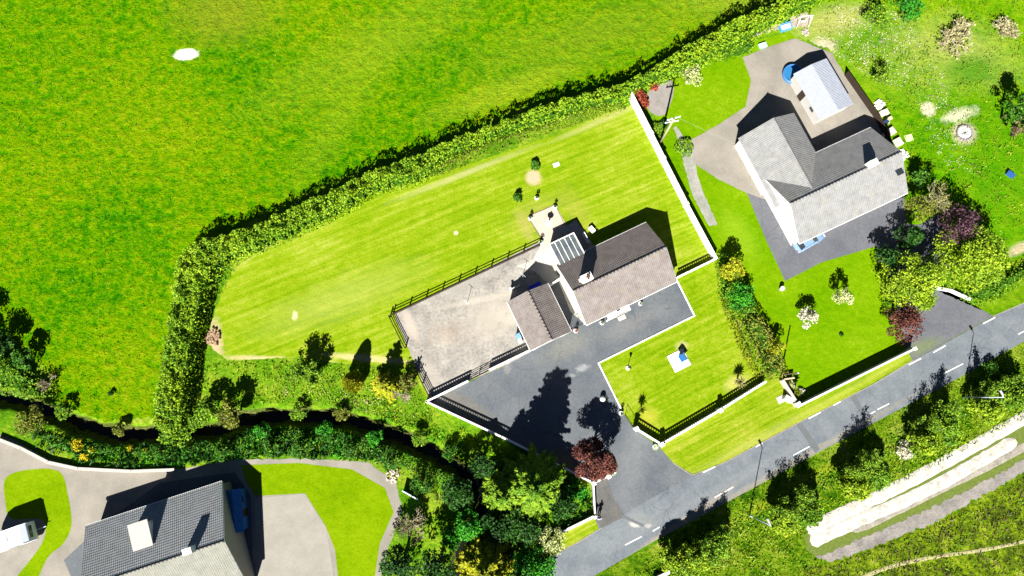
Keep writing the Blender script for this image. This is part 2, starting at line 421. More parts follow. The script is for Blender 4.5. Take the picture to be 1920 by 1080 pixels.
def hedge(poly_px, h, dens, pal, label, name='hedge', cat='hedge', zf=.6, smooth=True, **k):
    p = WP(poly_px, h*zf); p = crom(p, 5) if smooth else p
    t = thing(name, label, cat, (0, 0, 0)); hedge_mesh(p, h, dens, pal, t, **k); return t

def tufts(name, poly_px, dens, pal, h=.35, seed=3, excl=None, kindname='stuff', lum=None, wdt=.12, label='rough grass', clump=1.5):
    """rough grass nobody could count, one object"""
    poly = WP(poly_px); rng = np.random.RandomState(seed); xs = [p[0] for p in poly]; ys = [p[1] for p in poly]
    n = int((max(xs)-min(xs))*(max(ys)-min(ys))*dens); x = rng.uniform(min(xs), max(xs), n); y = rng.uniform(min(ys), max(ys), n)
    k = inside(poly, x, y)
    for e in (excl or []): k &= ~inside(e, x, y)
    k &= vnoise(x, y, clump, seed) > rng.uniform(.05, .75, n)
    k &= ditch_depth(x, y) < .25
    x = x[k]; y = y[k]; hh = h*(.4+1.1*vnoise(x, y, clump*.8, seed+1))*rng.uniform(.6, 1.2, len(x))
    D = np.stack([rng.normal(size=len(x))*.6+.15, rng.normal(size=len(x))*.6+.15, np.full(len(x), .9)], 1)
    P = np.stack([x, y, hh*.42], 1); tint = rng.beta(2, 2, len(x))*.7+.5*(vnoise(x, y, 2.5, seed+5)-.3)
    if lum: tint = tint+lum
    o = leaves(name, P, hh*1.2, wdt, LM[pal], None, tint, .1, D, rng, .3)
    return tag(o, label, 'grass', None, 'stuff')

# ================================================================== THE SETTING
# --- stream bed carved into the one big ground sheet
DITCH = [W(*p) for p in [(-60, 735), (30, 752), (95, 778), (150, 800), (210, 815), (270, 815), (330, 812), (400, 806), (450, 788), (520, 782), (600, 783), (660, 792), (715, 812), (770, 830), (820, 855), (860, 880), (890, 905), (905, 950), (880, 1000), (860, 1060), (850, 1130)]]
DITCH = crom(DITCH, 5, False)
def ditch_depth(x, y):
    x = np.asarray(x, float); y = np.asarray(y, float)
    d = segdist(DITCH, x.ravel(), y.ravel(), False).reshape(x.shape)+.55*(vnoise(x, y, 1.1, 21)-.5)
    return 1.9*np.clip((1.15-d)/.55, 0, 1)
def axis(a, b, s, lo, hi):
    m = list(np.arange(a, b, s)); st = s; x = b
    while x < hi: m.append(x); st *= 1.7; x += st
    m.append(hi); st = s; x = a; pre = []
    while True:
        st *= 1.7; x -= st
        if x <= lo: break
        pre.append(x)
    pre.append(lo); return np.array(pre[::-1]+m)
gx = axis(-66, 4, .4, -900, 900); gy = axis(-23, 4, .4, -900, 900)
X, Y = np.meshgrid(gx, gy, indexing='ij'); Z = -ditch_depth(X, Y); Z += np.where(Z > -.01, 0, .12*(vnoise(X, Y, .6, 5)-.5))
nx, ny = X.shape; me = bpy.data.meshes.new('ground'); V = np.stack([X, Y, Z], -1).reshape(-1, 3)
i = (np.arange(nx-1)[:, None]*ny+np.arange(ny-1)[None]).ravel(); F = np.stack([i, i+ny, i+ny+1, i+1], 1)
me.vertices.add(len(V)); me.vertices.foreach_set('co', V.ravel()); me.loops.add(F.size); me.loops.foreach_set('vertex_index', F.ravel().astype(np.int32))
me.polygons.add(len(F)); me.polygons.foreach_set('loop_start', np.arange(0, F.size, 4, dtype=np.int32)); me.update(calc_edges=True)
k = N('ground', .95, .05)
nf = k.noise(2.2, 5, .7); gcol = k.ramp(k.math('ADD', k.math('MULTIPLY', k.noise(.25, 3), .5), k.math('MULTIPLY', nf, .5)),
    [(.3, (.02, .075, .001)), (.48, (.06, .15, .002)), (.6, (.16, .22, .012)), (.72, (.30, .29, .08))])
sep = k.n('ShaderNodeSeparateXYZ'); k.L(k.co, sep.inputs[0])
mr = k.n('ShaderNodeMapRange'); k.L(sep.outputs[2], mr.inputs[0]); mr.inputs[1].default_value = -.12; mr.inputs[2].default_value = -.5; mr.inputs[3].default_value = 0; mr.inputs[4].default_value = 1
soil = k.ramp(k.noise(3, 5, .7), [(.38, (.018, .030, .003)), (.52, (.05, .075, .008)), (.65, (.13, .10, .05))])
gmat = k.out(k.mix(mr.outputs[0], gcol, soil), k.bump(nf, .8, .25))
me.materials.append(gmat); go = bpy.data.objects.new('ground', me); C.objects.link(go); go['kind'] = 'structure'
# stream water in the bed
m = MB(); 
for a, b in zip(DITCH[:-1], DITCH[1:]):
    a = Vector((*a, -1.66)); b = Vector((*b, -1.66)); n_ = Vector((-(b-a).y, (b-a).x, 0)).normalized()*1.3
    m.quad(a+n_, a-n_, b-n_, b+n_)
wk = N('stream_water', .25, .2); st = m.build('stream', wk.out((.004, .005, .004), wk.bump(wk.noise(3, 2), .2, .02))); st['kind'] = 'structure'

LEVEL = [0]
def sheet(name, pts, mat, level, world=False, ragamp=0.0, smooth=False, thick=0.0, seed=1, px=True):
    """a piece of ground laid 'level' sheets above the big one"""
    P = WP(pts) if px else list(pts)
    if smooth: P = crom(P, 6)
    if ragamp: P = rag(P, ragamp, .3, seed)
    bm = bmesh.new(); z = .006*level+thick
    f = bm.faces.new([bm.verts.new((x, y, z)) for x, y in P])
    if f.calc_area() and f.normal.z < 0: f.normal_flip()
    f.normal_update()
    if f.normal.z < 0: f.normal_flip()
    bmesh.ops.triangulate(bm, faces=bm.faces[:])
    if thick:
        n0 = len(P)
        vs = [bm.verts.new((x, y, 0)) for x, y in P]; bm.verts.ensure_lookup_table()
        for i in range(n0): 
            j = (i+1) % n0; bm.faces.new((bm.verts[i], bm.verts[j], vs[j], vs[i]))
        bmesh.ops.recalc_face_normals(bm, faces=bm.faces[:])
    me = bpy.data.meshes.new(name); bm.to_mesh(me); bm.free(); me.materials.append(mat)
    o = bpy.data.objects.new(name, me); C.objects.link(o); o['kind'] = 'structure'; return o

SOIL = (.33, .24, .15); PALE = (.42, .36, .24); STRAW = (.30, .28, .09)
A26 = R(26)
field_m = grass_mat('field_grass', [(.36, (.003, .062, .0005)), (.435, (.024, .122, .0005)), (.495, (.066, .165, .0006)), (.555, (.115, .188, .001)), (.64, (.17, .22, .004))],
    big=.05, mid=.85, fine=2.4, wb=.24, wm=.40, wf=.36, bumpd=.38,
    patches=[pt(349, 102, 1.5, .75, .1, (.75, .72, .62), 1, .5, .35, 2), 
             pt(420, 20, 6, 4, 0, (.16, .17, .01), .55, 1.2, .8, .5), pt(700, 90, 13, 3.2, R(30), (.15, .22, .008), .45, 1.5, 1.1, .35), pt(1130, 60, 14, 3, R(15), (.15, .20, .008), .45, 1.5, 1.1, .4),
             pt(950, 170, 9, 1.6, R(20), (.20, .25, .01), .5, 1.2, .6, .5), pt(1400, -10, 8, 3, 0, (.2, .24, .02), .4, 1.2, .6, .5), pt(640, 215, 10, 2, R(60), (.14, .22, .005), .45, 1.3, .8, .4)])
FIELD = [(-150, -120), (1500, -120), (1442, 8), (1280, 85), (1180, 150), (1000, 195), (860, 245), (700, 305), (560, 370), (460, 420), (340, 480), (320, 600), (300, 700), (292, 782), (240, 783), (195, 792), (150, 772), (105, 750), (100, 700), (60, 672), (20, 630), (-40, 600), (-150, 600)]
sheet('field', FIELD, field_m, 1, ragamp=.1)
meadow_m = grass_mat('meadow_grass', [(.36, (.015, .10, .001)), (.45, (.055, .16, .001)), (.53, (.095, .19, .002)), (.63, (.15, .225, .006)), (.76, (.26, .28, .06))],
    big=.10, mid=.8, fine=3, bumpd=.2,
    patches=[pt(1790, 95, 7, 3.8, R(-15), (.25, .25, .07), .5, 1.3, 1, .5), pt(1800, 215, 2.2, .8, .3, (.45, .42, .30), .8, .8, .7, 1.2), pt(1808, 250, 1.6, 1.5, 0, (.36, .30, .20), .9, .5, .3, 2),
             pt(1740, 205, .9, .9, 0, (.45, .38, .28), .9, .6, .4, 2), pt(1545, 85, 1.6, 1.1, 0, (.40, .34, .26), .8, .8, .6, 1), pt(1560, 40, 5, 2, .3, (.28, .27, .08), .7, 1, .8, .8),
             pt(1650, 120, 9, 3, R(-30), (.17, .21, .03), .2, 1.2, .8, .5), pt(1880, 330, 6, 8, 0, (.02, .13, .001), .5, 1.3, .8, .5), pt(1820, 130, 3, 2, 0, (.02, .12, .001), .7, 1, .8, .6), pt(1915, 465, 2.4, .6, .4, (.38, .28, .2), .7, .8, .6, 1)])
MEADOW = [(1470, 20), (1560, -100), (2150, -100), (2150, 430), (1935, 480), (1800, 520), (1760, 500), (1690, 430), (1690, 330), (1640, 225), (1583, 140), (1560, 95), (1470, 60), (1410, 75), (1440, 10)]
sheet('meadow', MEADOW, meadow_m, 1, ragamp=.12)
lawn_m = grass_mat('mown_lawn', [(.36, (.065, .135, .001)), (.44, (.098, .170, .002)), (.50, (.135, .200, .004)), (.57, (.19, .235, .020)), (.66, (.27, .28, .075))],
    big=.09, mid=.9, fine=4.5, wb=.28, wm=.26, wf=.46, bumpd=.06, stripe=(R(22), .34, .10, 1.7),
    patches=[pt(1000, 333, .95, .95, 0, (.40, .27, .19), .85, .6, .3, 2), pt(553, 592, .35, .5, 0, (.42, .36, .28), .9, .8, 1.1, 2.5), pt(1005, 398, 2.6, 1.3, .5, (.23, .21, .05), .4, 1.6, 1.0, .9),
             pt(1082, 398, 2.6, 1.1, R(-60), (.23, .21, .04), .4, 1.6, 1.0, .9), pt(987, 428, .7, 2.2, R(25), (.26, .22, .07), .5, 1.2, .9, 1), pt(870, 326, 7.5, .35, R(22), (.28, .27, .12), .6, 1.2, .8, .9), pt(1130, 225, 6, .35, R(24), (.28, .27, .10), .6, 1.2, .8, .9),
             pt(404, 640, .8, 2.8, R(10), (.34, .25, .16), .85, .9, 1, 1.2), pt(520, 675, 6, .4, R(-3), (.40, .31, .18), .7, .8, .6, 1.2), pt(690, 672, 5, .4, R(-5), (.38, .31, .16), .7, .8, .6, 1.2), pt(500, 465, 5, .15, R(35), (.25, .24, .06), .5, 1, .8, 1),
             pt(855, 437, .3, .3, 0, (.42, .34, .26), .7, .6, .3, 3), pt(1220, 470, 3, 1.2, R(-50), (.25, .26, .05), .4, 1, .6, .9), pt(640, 560, 9, 2.2, R(21), (.23, .26, .05), .45, 1.2, .7, .5)])
LAWN = [(835, 322), (940, 288), (1050, 250), (1120, 218), (1185, 195), (1342, 487), (1268, 520), (1040, 605), (1010, 660), (800, 745), (778, 705), (765, 688), (700, 684), (640, 682), (560, 668), (480, 674), (428, 676), (398, 655), (392, 620), (405, 580), (418, 540), (440, 500), (470, 470), (520, 445), (620, 396), (700, 362), (760, 345)]
sheet('lawn', LAWN, lawn_m, 3, ragamp=.05)
lawn2_m = grass_mat('front_lawn', [(.37, (.055, .125, .001)), (.46, (.100, .172, .0015)), (.52, (.145, .205, .006)), (.62, (.23, .25, .04))],
    big=.12, mid=1.2, fine=4, wb=.35, wm=.3, wf=.35, bumpd=.06, stripe=(R(28), .28, .12, 2.2),
    patches=[pt(1278, 648, .7, .5, .3, (.30, .27, .12), .7, .8, .5, 2), pt(1395, 600, 3.5, .35, R(-62), (.30, .27, .08), .6, .9, .5, 1), pt(1215, 785, 1.1, 1.3, 0, (.28, .26, .03), .6, .9, .5, 1.5), pt(1380, 718, 1.5, .9, .4, (.30, .29, .07), .7, .8, .5, 1.5)])
sheet('front_lawn', [(1122, 681), (1302, 592), (1268, 524), (1340, 487), (1352, 500), (1352, 560), (1400, 655), (1430, 716), (1235, 832), (1187, 803), (1168, 773)], lawn2_m, 3)
verge_m = grass_mat('verge_grass', [(.37, (.060, .122, .001)), (.45, (.105, .172, .002)), (.52, (.16, .205, .010)), (.63, (.25, .25, .05))],
    big=.15, mid=1.0, fine=4, wb=.3, wm=.3, wf=.4, bumpd=.07, stripe=(R(27), .45, .10, 2.0),
    patches=[pt(1420, 825, 8, .5, R(27), (.28, .27, .07), .4, 1.3, .8, 1), pt(1620, 715, 7, .4, R(27), (.25, .26, .05), .3, .9, .5, 1)])
sheet('verge', [(1238, 832), (1440, 712), (1463, 710), (1490, 758), (1703, 655), (1709, 676), (1600, 739), (1497, 792), (1400, 843), (1363, 864), (1325, 880), (1297, 889), (1262, 868), (1236, 845)], verge_m, 3, ragamp=.03)
sheet('verge', [(1040, 1002), (1112, 966), (1126, 989), (1080, 1018), (1045, 1034)], verge_m, 3, ragamp=.03)
nlawn_m = grass_mat('neighbour_lawn', [(.34, (.040, .120, .0005)), (.46, (.075, .165, .0006)), (.56, (.105, .19, .0015)), (.70, (.20, .25, .02))],
    big=.12, mid=1.1, fine=4, wb=.35, wm=.3, wf=.35, bumpd=.07,
    patches=[pt(1380, 250, 2.2, .3, R(27), (.34, .30, .12), .7, .8, .5, 1.2), pt(1385, 440, 3.2, 1.6, R(-60), (.15, .24, .01), .5, 1, .6, 1.2)])
sheet('neighbour_lawn', [(1215, 170), (1290, 120), (1400, 80), (1480, 60), (1583, 140), (1640, 225), (1690, 330), (1700, 440), (1660, 500), (1655, 570), (1690, 640), (1703, 655), (1490, 757), (1463, 710), (1430, 716), (1352, 500), (1340, 487), (1262, 335), (1235, 250)], nlawn_m, 2, ragamp=.03)
rbank_m = grass_mat('bank_grass', [(.36, (.03, .10, .001)), (.47, (.075, .15, .002)), (.57, (.14, .20, .01)), (.70, (.26, .26, .06))], bumpd=.15)
sheet('grass_bank', [(1758, 545), (1800, 530), (1850, 515), (1940, 470), (2150, 400), (2150, 460), (1920, 569), (1862, 591)], rbank_m, 4, ragamp=.05)
rough_m = grass_mat('rough_grass', [(.36, (.006, .030, .001)), (.44, (.030, .085, .002)), (.50, (.085, .15, .004)), (.57, (.16, .20, .02)), (.68, (.30, .27, .10))],
    big=.22, mid=.9, fine=2.8, bumpd=.35, patches=[pt(1480, 920, 10, .5, R(28), (.2, .25, .01), .6, 1, .7, 1)])
sheet('rough_ground', [(1080, 1090), (1250, 1011), (1364, 941), (1423, 909), (1537, 850), (1630, 798), (1780, 720), (1920, 640), (2200, 500), (2200, 1300), (1000, 1300), (1000, 1150)], rough_m, 1, ragamp=.08)
sheet('rough_ground', [(1560, 1056), (1650, 1022), (1750, 985), (1850, 930), (1925, 886), (2200, 740), (2200, 1300), (1400, 1300), (1420, 1090)], grass_mat('coarse_pasture', [(.37, (.008, .020, .002)), (.44, (.040, .055, .006)), (.50, (.075, .125, .004)), (.57, (.15, .20, .008)), (.68, (.24, .24, .07))], big=.3, mid=.7, fine=2.4, wb=.3, wm=.42, wf=.28, bumpd=.35), 2, ragamp=.2)
# tarmac, concrete, gravel
def hard_mat(name, lo, hi, fine=25, big=.35, patches=(), rough=.85, bumpd=.01, spec=.25):
    k = N(name, rough, spec); f = k.math('ADD', k.math('MULTIPLY', k.noise(big, 4, .6), .55), k.math('MULTIPLY', k.noise(fine, 3, .7), .45))
    col = k.ramp(f, [(.36, lo), (.62, hi)])
    for (cx, cy, rx, ry, a, colr, op, soft, nz, ns) in patches:
        col = k.mix(k.math('MULTIPLY', k.patch(cx, cy, rx, ry, a, soft, nz, ns), op), col, colr)
    if 'tarmac' in name:
        vo = k.n('ShaderNodeTexVoronoi'); vo.feature = 'DISTANCE_TO_EDGE'; wv = k.n('ShaderNodeVectorMath'); wv.operation = 'ADD'; k.L(k.co, wv.inputs[0])
        ns = k.n('ShaderNodeTexNoise'); k.L(k.co, ns.inputs['Vector']); ns.inputs['Scale'].default_value = .8; ns.inputs['Detail'].default_value = 4; k.L(ns.outputs['Color'], wv.inputs[1])
        k.L(wv.outputs[0], vo.inputs['Vector']); vo.inputs['Scale'].default_value = .16
        cr = k.n('ShaderNodeMapRange'); k.L(vo.outputs['Distance'], cr.inputs[0]); cr.inputs[1].default_value = 0; cr.inputs[2].default_value = .012; cr.inputs[3].default_value = .45; cr.inputs[4].default_value = 0
        col = k.mix(k.math('MULTIPLY', cr.outputs[0], k.ramp(k.noise(.3), [(.45, (0, 0, 0)), (.55, (1, 1, 1))])), col, (.035, .038, .04))
        sp = k.ramp(k.noise(2.6, 6, .8), [(.30, (.80, .80, .80)), (.5, (1, 1, 1)), (.72, (1.22, 1.2, 1.18))]); col = k.mix(1.0, col, sp, 'MULTIPLY')
    return k.out(col, k.bump(k.noise(fine, 3, .7), .5, bumpd))
road_m = hard_mat('road_tarmac', (.072, .086, .100), (.118, .130, .142), 9, .5,
    patches=[pt(1350, 915, 14, .5, R(28), (.13, .14, .145), .5, 1, .6, 1), pt(1160, 1000, 5, 1.2, R(28), (.135, .15, .155), .5, 1, .6, .8), pt(1480, 872, 16, .35, R(28), (.17, .155, .12), .7, 1, .6, 1.2), pt(1270, 985, 7, .4, R(33), (.20, .17, .12), .7, 1, .6, 1.2),
             pt(1200, 975, 1.6, .8, -.2, (.13, .14, .14), .8, .6, .4, 1.5), pt(1190, 984, .55, .28, -.2, (.34, .33, .31), .8, .7, .9, 3), pt(1215, 986, .4, .25, 0, (.26, .25, .24), .7, .7, .9, 3), pt(1745, 650, 10, .6, R(28), (.14, .15, .16), .5, 1, .6, 1)])
drive_m = hard_mat('drive_tarmac', (.050, .061, .074), (.094, .101, .108), 8, .25,
    patches=[pt(1092, 690, .75, .38, .3, (.19, .20, .20), .8, .9, 1.1, 2.5), pt(951, 692, .4, .6, 0, (.15, .145, .14), .6, .9, .9, 2.5), pt(1060, 650, 3.2, 1.2, R(26), (.120, .122, .104), .6, 1, .7, .8), pt(1180, 610, 4, 1.0, R(26), (.13, .13, .125), .5, 1, .7, .8),
             pt(870, 760, 5, 1, R(-32), (.11, .10, .08), .6, 1, .6, .8), pt(1060, 865, 2, .8, R(-30), (.15, .13, .06), .6, 1, .6, 1), pt(1074, 704, .4, .2, 0, (.16, .17, .17), .7, .7, .5, 2.5), pt(1185, 870, 1.5, 5, R(-10), (.12, .125, .13), .5, 1, .6, .6)])
ROAD_U = [(900, 1125), (1045, 1038), (1080, 1020), (1127, 990), (1210, 940), (1297, 893), (1325, 882), (1363, 866), (1400, 846), (1493, 796), (1567, 758), (1640, 720), (1711, 677), (1800, 628), (1862, 594), (1920, 568), (2200, 430)]
ROAD_L = [(2200, 495), (1920, 640), (1780, 718), (1630, 797), (1537, 847), (1423, 909), (1364, 941), (1233, 1011), (1113, 1080), (1000, 1150)]
sheet('road', ROAD_U+ROAD_L, road_m, 6)
sheet('driveway', [(800, 752), (952, 683), (1000, 655), (1034, 640), (1067, 622), (1056, 600), (1028, 535), (1045, 520), (1090, 600), (1098, 608), (1270, 524), (1302, 592), (1122, 681), (1168, 775), (1190, 805), (1236, 838), (1262, 868), (1300, 890), (1320, 900), (1210, 965), (1127, 1000), (1112, 966), (1108, 906), (1085, 893), (940, 818)], drive_m, 5)
for P in ([(1112, 968), (1112, 905), (1138, 893), (1150, 935), (1172, 968), (1128, 990)],):
    sheet('driveway_patch', P, hard_mat('old_tarmac', (.056, .056, .054), (.084, .082, .077), 9, .5), 7)
ndrive_m = hard_mat('neighbour_tarmac', (.062, .066, .078), (.095, .098, .108), 14, .3,
    patches=[pt(1730, 650, 2.2, .8, .4, (.10, .13, .04), .6, 1, .7, 1)])
sheet('neighbour_driveway', [(1700, 655), (1690, 620), (1680, 560), (1660, 500), (1690, 450), (1700, 435), (1762, 400), (1778, 500), (1762, 541), (1800, 556), (1862, 593), (1790, 632), (1711, 677)], ndrive_m, 4)
gravel_m = hard_mat('yard_gravel', (.12, .113, .102), (.265, .245, .215), 3.2, .5,
    patches=[pt(925, 595, 3.2, 2.2, .4, (.28, .25, .205), .7, 1.2, 1.0, .9), pt(870, 535, 2.6, 1.0, R(26), (.20, .19, .165), .7, .8, .6, 1.2), pt(900, 562, 5, .35, R(12), (.31, .28, .23), .6, 1, .9, 1), pt(840, 625, 2.0, 1.4, 0, (.23, .18, .13), .4, 1.3, 1.1, 1),
             pt(880, 500, 12, .5, R(27), (.32, .26, .20), .6, 1, .7, 1), pt(770, 610, .5, 2, R(25), (.33, .27, .22), .7, 1, .7, 1), pt(800, 700, 1.2, 2.2, R(25), (.24, .22, .18), .6, 1, .5, 1)], bumpd=.03)
sheet('gravel_yard', [(739, 590), (1008, 455), (1022, 452), (1032, 470), (1048, 508), (1028, 536), (1036, 600), (1040, 636), (994, 660), (952, 683), (815, 741), (806, 746), (763, 648)], gravel_m, 6, ragamp=.04)
path_m = hard_mat('concrete_path', (.25, .24, .21), (.36, .34, .30), 9, .5, bumpd=.008)
sheet('path', [(968, 500), (1000, 486), (1020, 448), (1034, 452), (1050, 500), (1058, 520), (1042, 524), (1030, 534), (1005, 510)], path_m, 7, ragamp=.02)
k = N('patio_paving', .8, .2); br = k.n('ShaderNodeTexBrick'); k.L(k.mapping(rot=-A26, scale=(1, 1, 1)), br.inputs['Vector']); br.inputs['Scale'].default_value = 1.1
br.inputs['Color1'].default_value = (.42, .30, .24, 1); br.inputs['Color2'].default_value = (.36, .26, .20, 1); br.inputs['Mortar'].default_value = (.30, .24, .2, 1); br.inputs['Mortar Size'].default_value = .015; br.offset = 0
patio_m = k.out(k.mix(.35, br.outputs[0], k.ramp(k.noise(3, 4), [(.3, (.30, .23, .18)), (.7, (.48, .38, .32))])))
sheet('path', [(1036, 500), (1062, 492), (1112, 600), (1096, 607), (1070, 585)], path_m, 7.5)
sheet('patio', [(990, 406), (1041, 384), (1063, 424), (1080, 412), (1100, 448), (1112, 470), (1100, 480), (1050, 495), (1032, 470), (1020, 452)], patio_m, 8)
sheet('patio', [(1062, 436), (1088, 424), (1118, 468), (1094, 478)], patio_m, 9)
# kerb edging of the drive, one low white kerb
def weathered(name, c, rough):
    k = N(name, rough, .25); n = k.noise(1.6, 6, .75); f = k.ramp(n, [(.33, (.42, .42, .36)), (.46, (.82, .81, .78)), (.6, (1, 1, 1))]); n2 = k.noise(9, 3, .7)
    return k.out(k.mix(1.0, c, f, 'MULTIPLY'), k.bump(n2, .3, .01))
white = weathered('white_render', (.66, .65, .62), .8)
white2 = weathered('white_paint', (.70, .70, .68), .6)
def wall_run(name, pts, w, h, mat, label=None, cat=None, z0=0.0, world=False):
    P = [Vector((*p, 0)) for p in (pts if world else WP(pts))]; m = MB()
    L = []; Rr = []
    for i, p in enumerate(P):
        d0 = (P[i]-P[i-1]).normalized() if i else (P[1]-P[0]).normalized(); d1 = (P[i+1]-P[i]).normalized() if i < len(P)-1 else d0
        n_ = Vector((-(d0+d1).y, (d0+d1).x, 0)).normalized(); n_ *= w/2/max(.4, n_.dot(Vector((-d1.y, d1.x, 0))))
        L.append(p+n_); Rr.append(p-n_)
    up = Vector((0, 0, h)); zz = Vector((0, 0, z0))
    for i in range(len(P)-1):
        a, b, c, d = L[i]+zz, L[i+1]+zz, Rr[i+1]+zz, Rr[i]+zz
        m.quad(a+up, d+up, c+up, b+up).quad(a, a+up, b+up, b).quad(c, c+up, d+up, d)
    a, d = L[0]+zz, Rr[0]+zz; m.quad(a, d, d+up, a+up); b, c = L[-1]+zz, Rr[-1]+zz; m.quad(b, b+up, c+up, c)
    return m.build(name, mat)
o = wall_run('kerb', [(1268, 524), (1302, 592), (1122, 681), (1166, 770)], .17, .12, white2); o['kind'] = 'structure'
o = wall_run('kerb', [(1060, 424), (1041, 384), (990, 406), (1016, 450)], .10, .05, plain('brown_edging', (.12, .09, .07))); o['kind'] = 'structure'
edge_m = plain('roadside_edge', (.24, .22, .17), .9, .1, .3, 4)
for P in ([(1045, 1036), (1080, 1019), (1127, 990)], [(1262, 868), (1297, 891), (1325, 881), (1363, 865), (1400, 845), (1493, 795), (1567, 757), (1640, 719), (1711, 676)], [(1862, 593), (1920, 568), (2050, 505)]):
    o = wall_run('kerb', P, .09, .05, edge_m); o['kind'] = 'structure'
# painted dashes
m = MB()
def dash(x0, y0, x1, y1, w=.12, z=.052):
    a = WV(x0, y0, z); b = WV(x1, y1, z); n_ = Vector((-(b-a).y, (b-a).x, 0)).normalized()*w/2; m.quad(a+n_, a-n_, b-n_, b+n_)
for d in ((1172, 1022, 1203, 1006), (1224, 996, 1237, 988), (1340, 933, 1375, 913), (1487, 854, 1518, 837), (1632, 776, 1641, 771), (1645, 768, 1667, 757), (1770, 700, 1806, 682), (1909, 627, 1945, 608), (2040, 555, 2075, 537)): dash(*d)
for d in ((1318, 886, 1341, 875), (1417, 838, 1430, 831), (1516, 785, 1539, 773), (1563, 760, 1576, 753), (1704, 684, 1727, 672), (1750, 661, 1773, 648), (1843, 607, 1866, 595)): dash(*d, w=.13)
o = m.build('road_markings', plain('road_paint', (.62, .61, .56), .7, .2, .3, 8)); o['kind'] = 'structure'
# drainage cuts across the road
cutm = hard_mat('road_cut', (.070, .076, .082), (.090, .096, .100), 18, .6)
sheet('road_patch', [(1493, 797), (1503, 792), (1537, 842), (1529, 850)], cutm, 7); sheet('road_patch', [(1594, 744), (1603, 739), (1622, 775), (1614, 779)], cutm, 7)
sheet('road_patch', [(1163, 968), (1185, 979), (1206, 988), (1208, 984), (1188, 975), (1165, 964)], cutm, 8)
# ------------------------------------------------------------------ works track: pale crushed stone
stone_m = hard_mat('crushed_stone', (.20, .185, .155), (.46, .43, .39), 5, 1.1, bumpd=.02)
stone2_m = hard_mat('track_concrete', (.11, .10, .08), (.26, .24, .20), 5, .8, bumpd=.02)
slope_m = hard_mat('clay_slope', (.09, .085, .08), (.21, .19, .17), 5, .6, bumpd=.08)
sheet('track', [(1508, 1005), (1530, 980), (1640, 932), (1700, 905), (1800, 850), (1925, 775), (2200, 620), (2200, 680), (1925, 870), (1850, 915), (1750, 965), (1650, 1005), (1560, 1040), (1530, 1046), (1512, 1030)], plain('track_soil', (.085, .115, .020), .9, .1, .3, 3), 2, ragamp=.04)
def mound(name, pts, w, h, mat, seed=1):
    """low rounded strip of loose stone"""
    P = crom(WP(pts), 8, False); m = MB(); rr = random.Random(seed); prof = [(-.5, 0), (-.42, .6), (-.2, 1), (.2, 1), (.42, .6), (.5, 0)]; n = len(prof); off = .02
    for i, p in enumerate(P):
        a = P[max(0, i-1)]; b = P[min(len(P)-1, i+1)]; d = Vector((b[0]-a[0], b[1]-a[1], 0)).normalized(); nn = Vector((-d.y, d.x, 0))
        e = min(i, len(P)-1-i); wsc = w*min(1, .35+e*.3)*rr.uniform(.95, 1.05)
        for (u, v) in prof: m.v.append((p[0]+nn.x*u*wsc+rr.gauss(0, .02), p[1]+nn.y*u*wsc+rr.gauss(0, .02), off+h*v*rr.uniform(.85, 1.1)))
    for i in range(len(P)-1):
        for j in range(n-1): m.f.append((i*n+j, (i+1)*n+j, (i+1)*n+j+1, i*n+j+1))
    o = m.build(name, mat, None, True); o['kind'] = 'structure'; return o
mound('stone_track', [(1514, 997), (1545, 978), (1600, 953), (1670, 920), (1740, 884), (1820, 840), (1900, 795), (1960, 760), (2150, 655)], 1.5, .07, stone_m)
mound('stone_track', [(1520, 1018), (1555, 1000), (1620, 972), (1700, 938), (1780, 898), (1850, 858), (1905, 826)], 1.6, .05, stone_m, 2)
mound('stone_track', [(1600, 996), (1680, 958), (1760, 918), (1840, 880), (1920, 838), (2000, 796)], 1.0, .03, stone2_m, 3)
sheet('clay_slope', [(1530, 1045), (1640, 1000), (1750, 950), (1850, 900), (1925, 858), (2100, 760), (2100, 800), (1925, 880), (1850, 925), (1750, 980), (1650, 1020), (1560, 1052)], slope_m, 4, ragamp=.12)
mound('trodden_path', [(1590, 1092), (1660, 1066), (1720, 1050), (1780, 1040), (1860, 1028), (1940, 1010), (2050, 985)], .42, .03, plain('path_soil', (.26, .24, .12), .9, .1, .3, 3), 5)
# --- yards of the two neighbouring houses
beige_m = hard_mat('pale_paving', (.13, .12, .10), (.21, .19, .16), 8, .3)
sheet('neighbour_yard', [(1296, 262), (1350, 232), (1398, 200), (1408, 150), (1392, 108), (1440, 88), (1492, 72), (1560, 100), (1583, 140), (1645, 228), (1692, 335), (1700, 430), (1600, 420), (1450, 450), (1420, 400), (1400, 362), (1345, 335), (1300, 305)], beige_m, 6, ragamp=.03)
sheet('neighbour_yard', [(1400, 362), (1450, 380), (1600, 380), (1692, 335), (1700, 420), (1760, 425), (1745, 492), (1700, 490), (1641, 462), (1540, 492), (1472, 527), (1436, 450)], ndrive_m, 7)
sheet('side_path', [(1272, 262), (1262, 240), (1268, 236), (1300, 285), (1308, 330), (1318, 360), (1345, 420), (1330, 425), (1300, 370), (1282, 310)], hard_mat('shell_path', (.12, .13, .10), (.24, .23, .21), 6, .6), 5, ragamp=.04)
sheet('gravel_bed', [(1222, 165), (1258, 150), (1262, 180), (1245, 215), (1222, 212), (1212, 190)], hard_mat('bed_gravel', (.13, .12, .11), (.21, .19, .175), 8, .8), 4, smooth=True, ragamp=.03)
sheet('farm_yard', [(-160, 800), (0, 815), (30, 826), (90, 860), (140, 874), (250, 880), (350, 878), (440, 862), (560, 860), (690, 866), (742, 905), (755, 960), (730, 1020), (715, 1080), (700, 1260), (-300, 1260)], beige_m, 2, smooth=False, ragamp=.05)
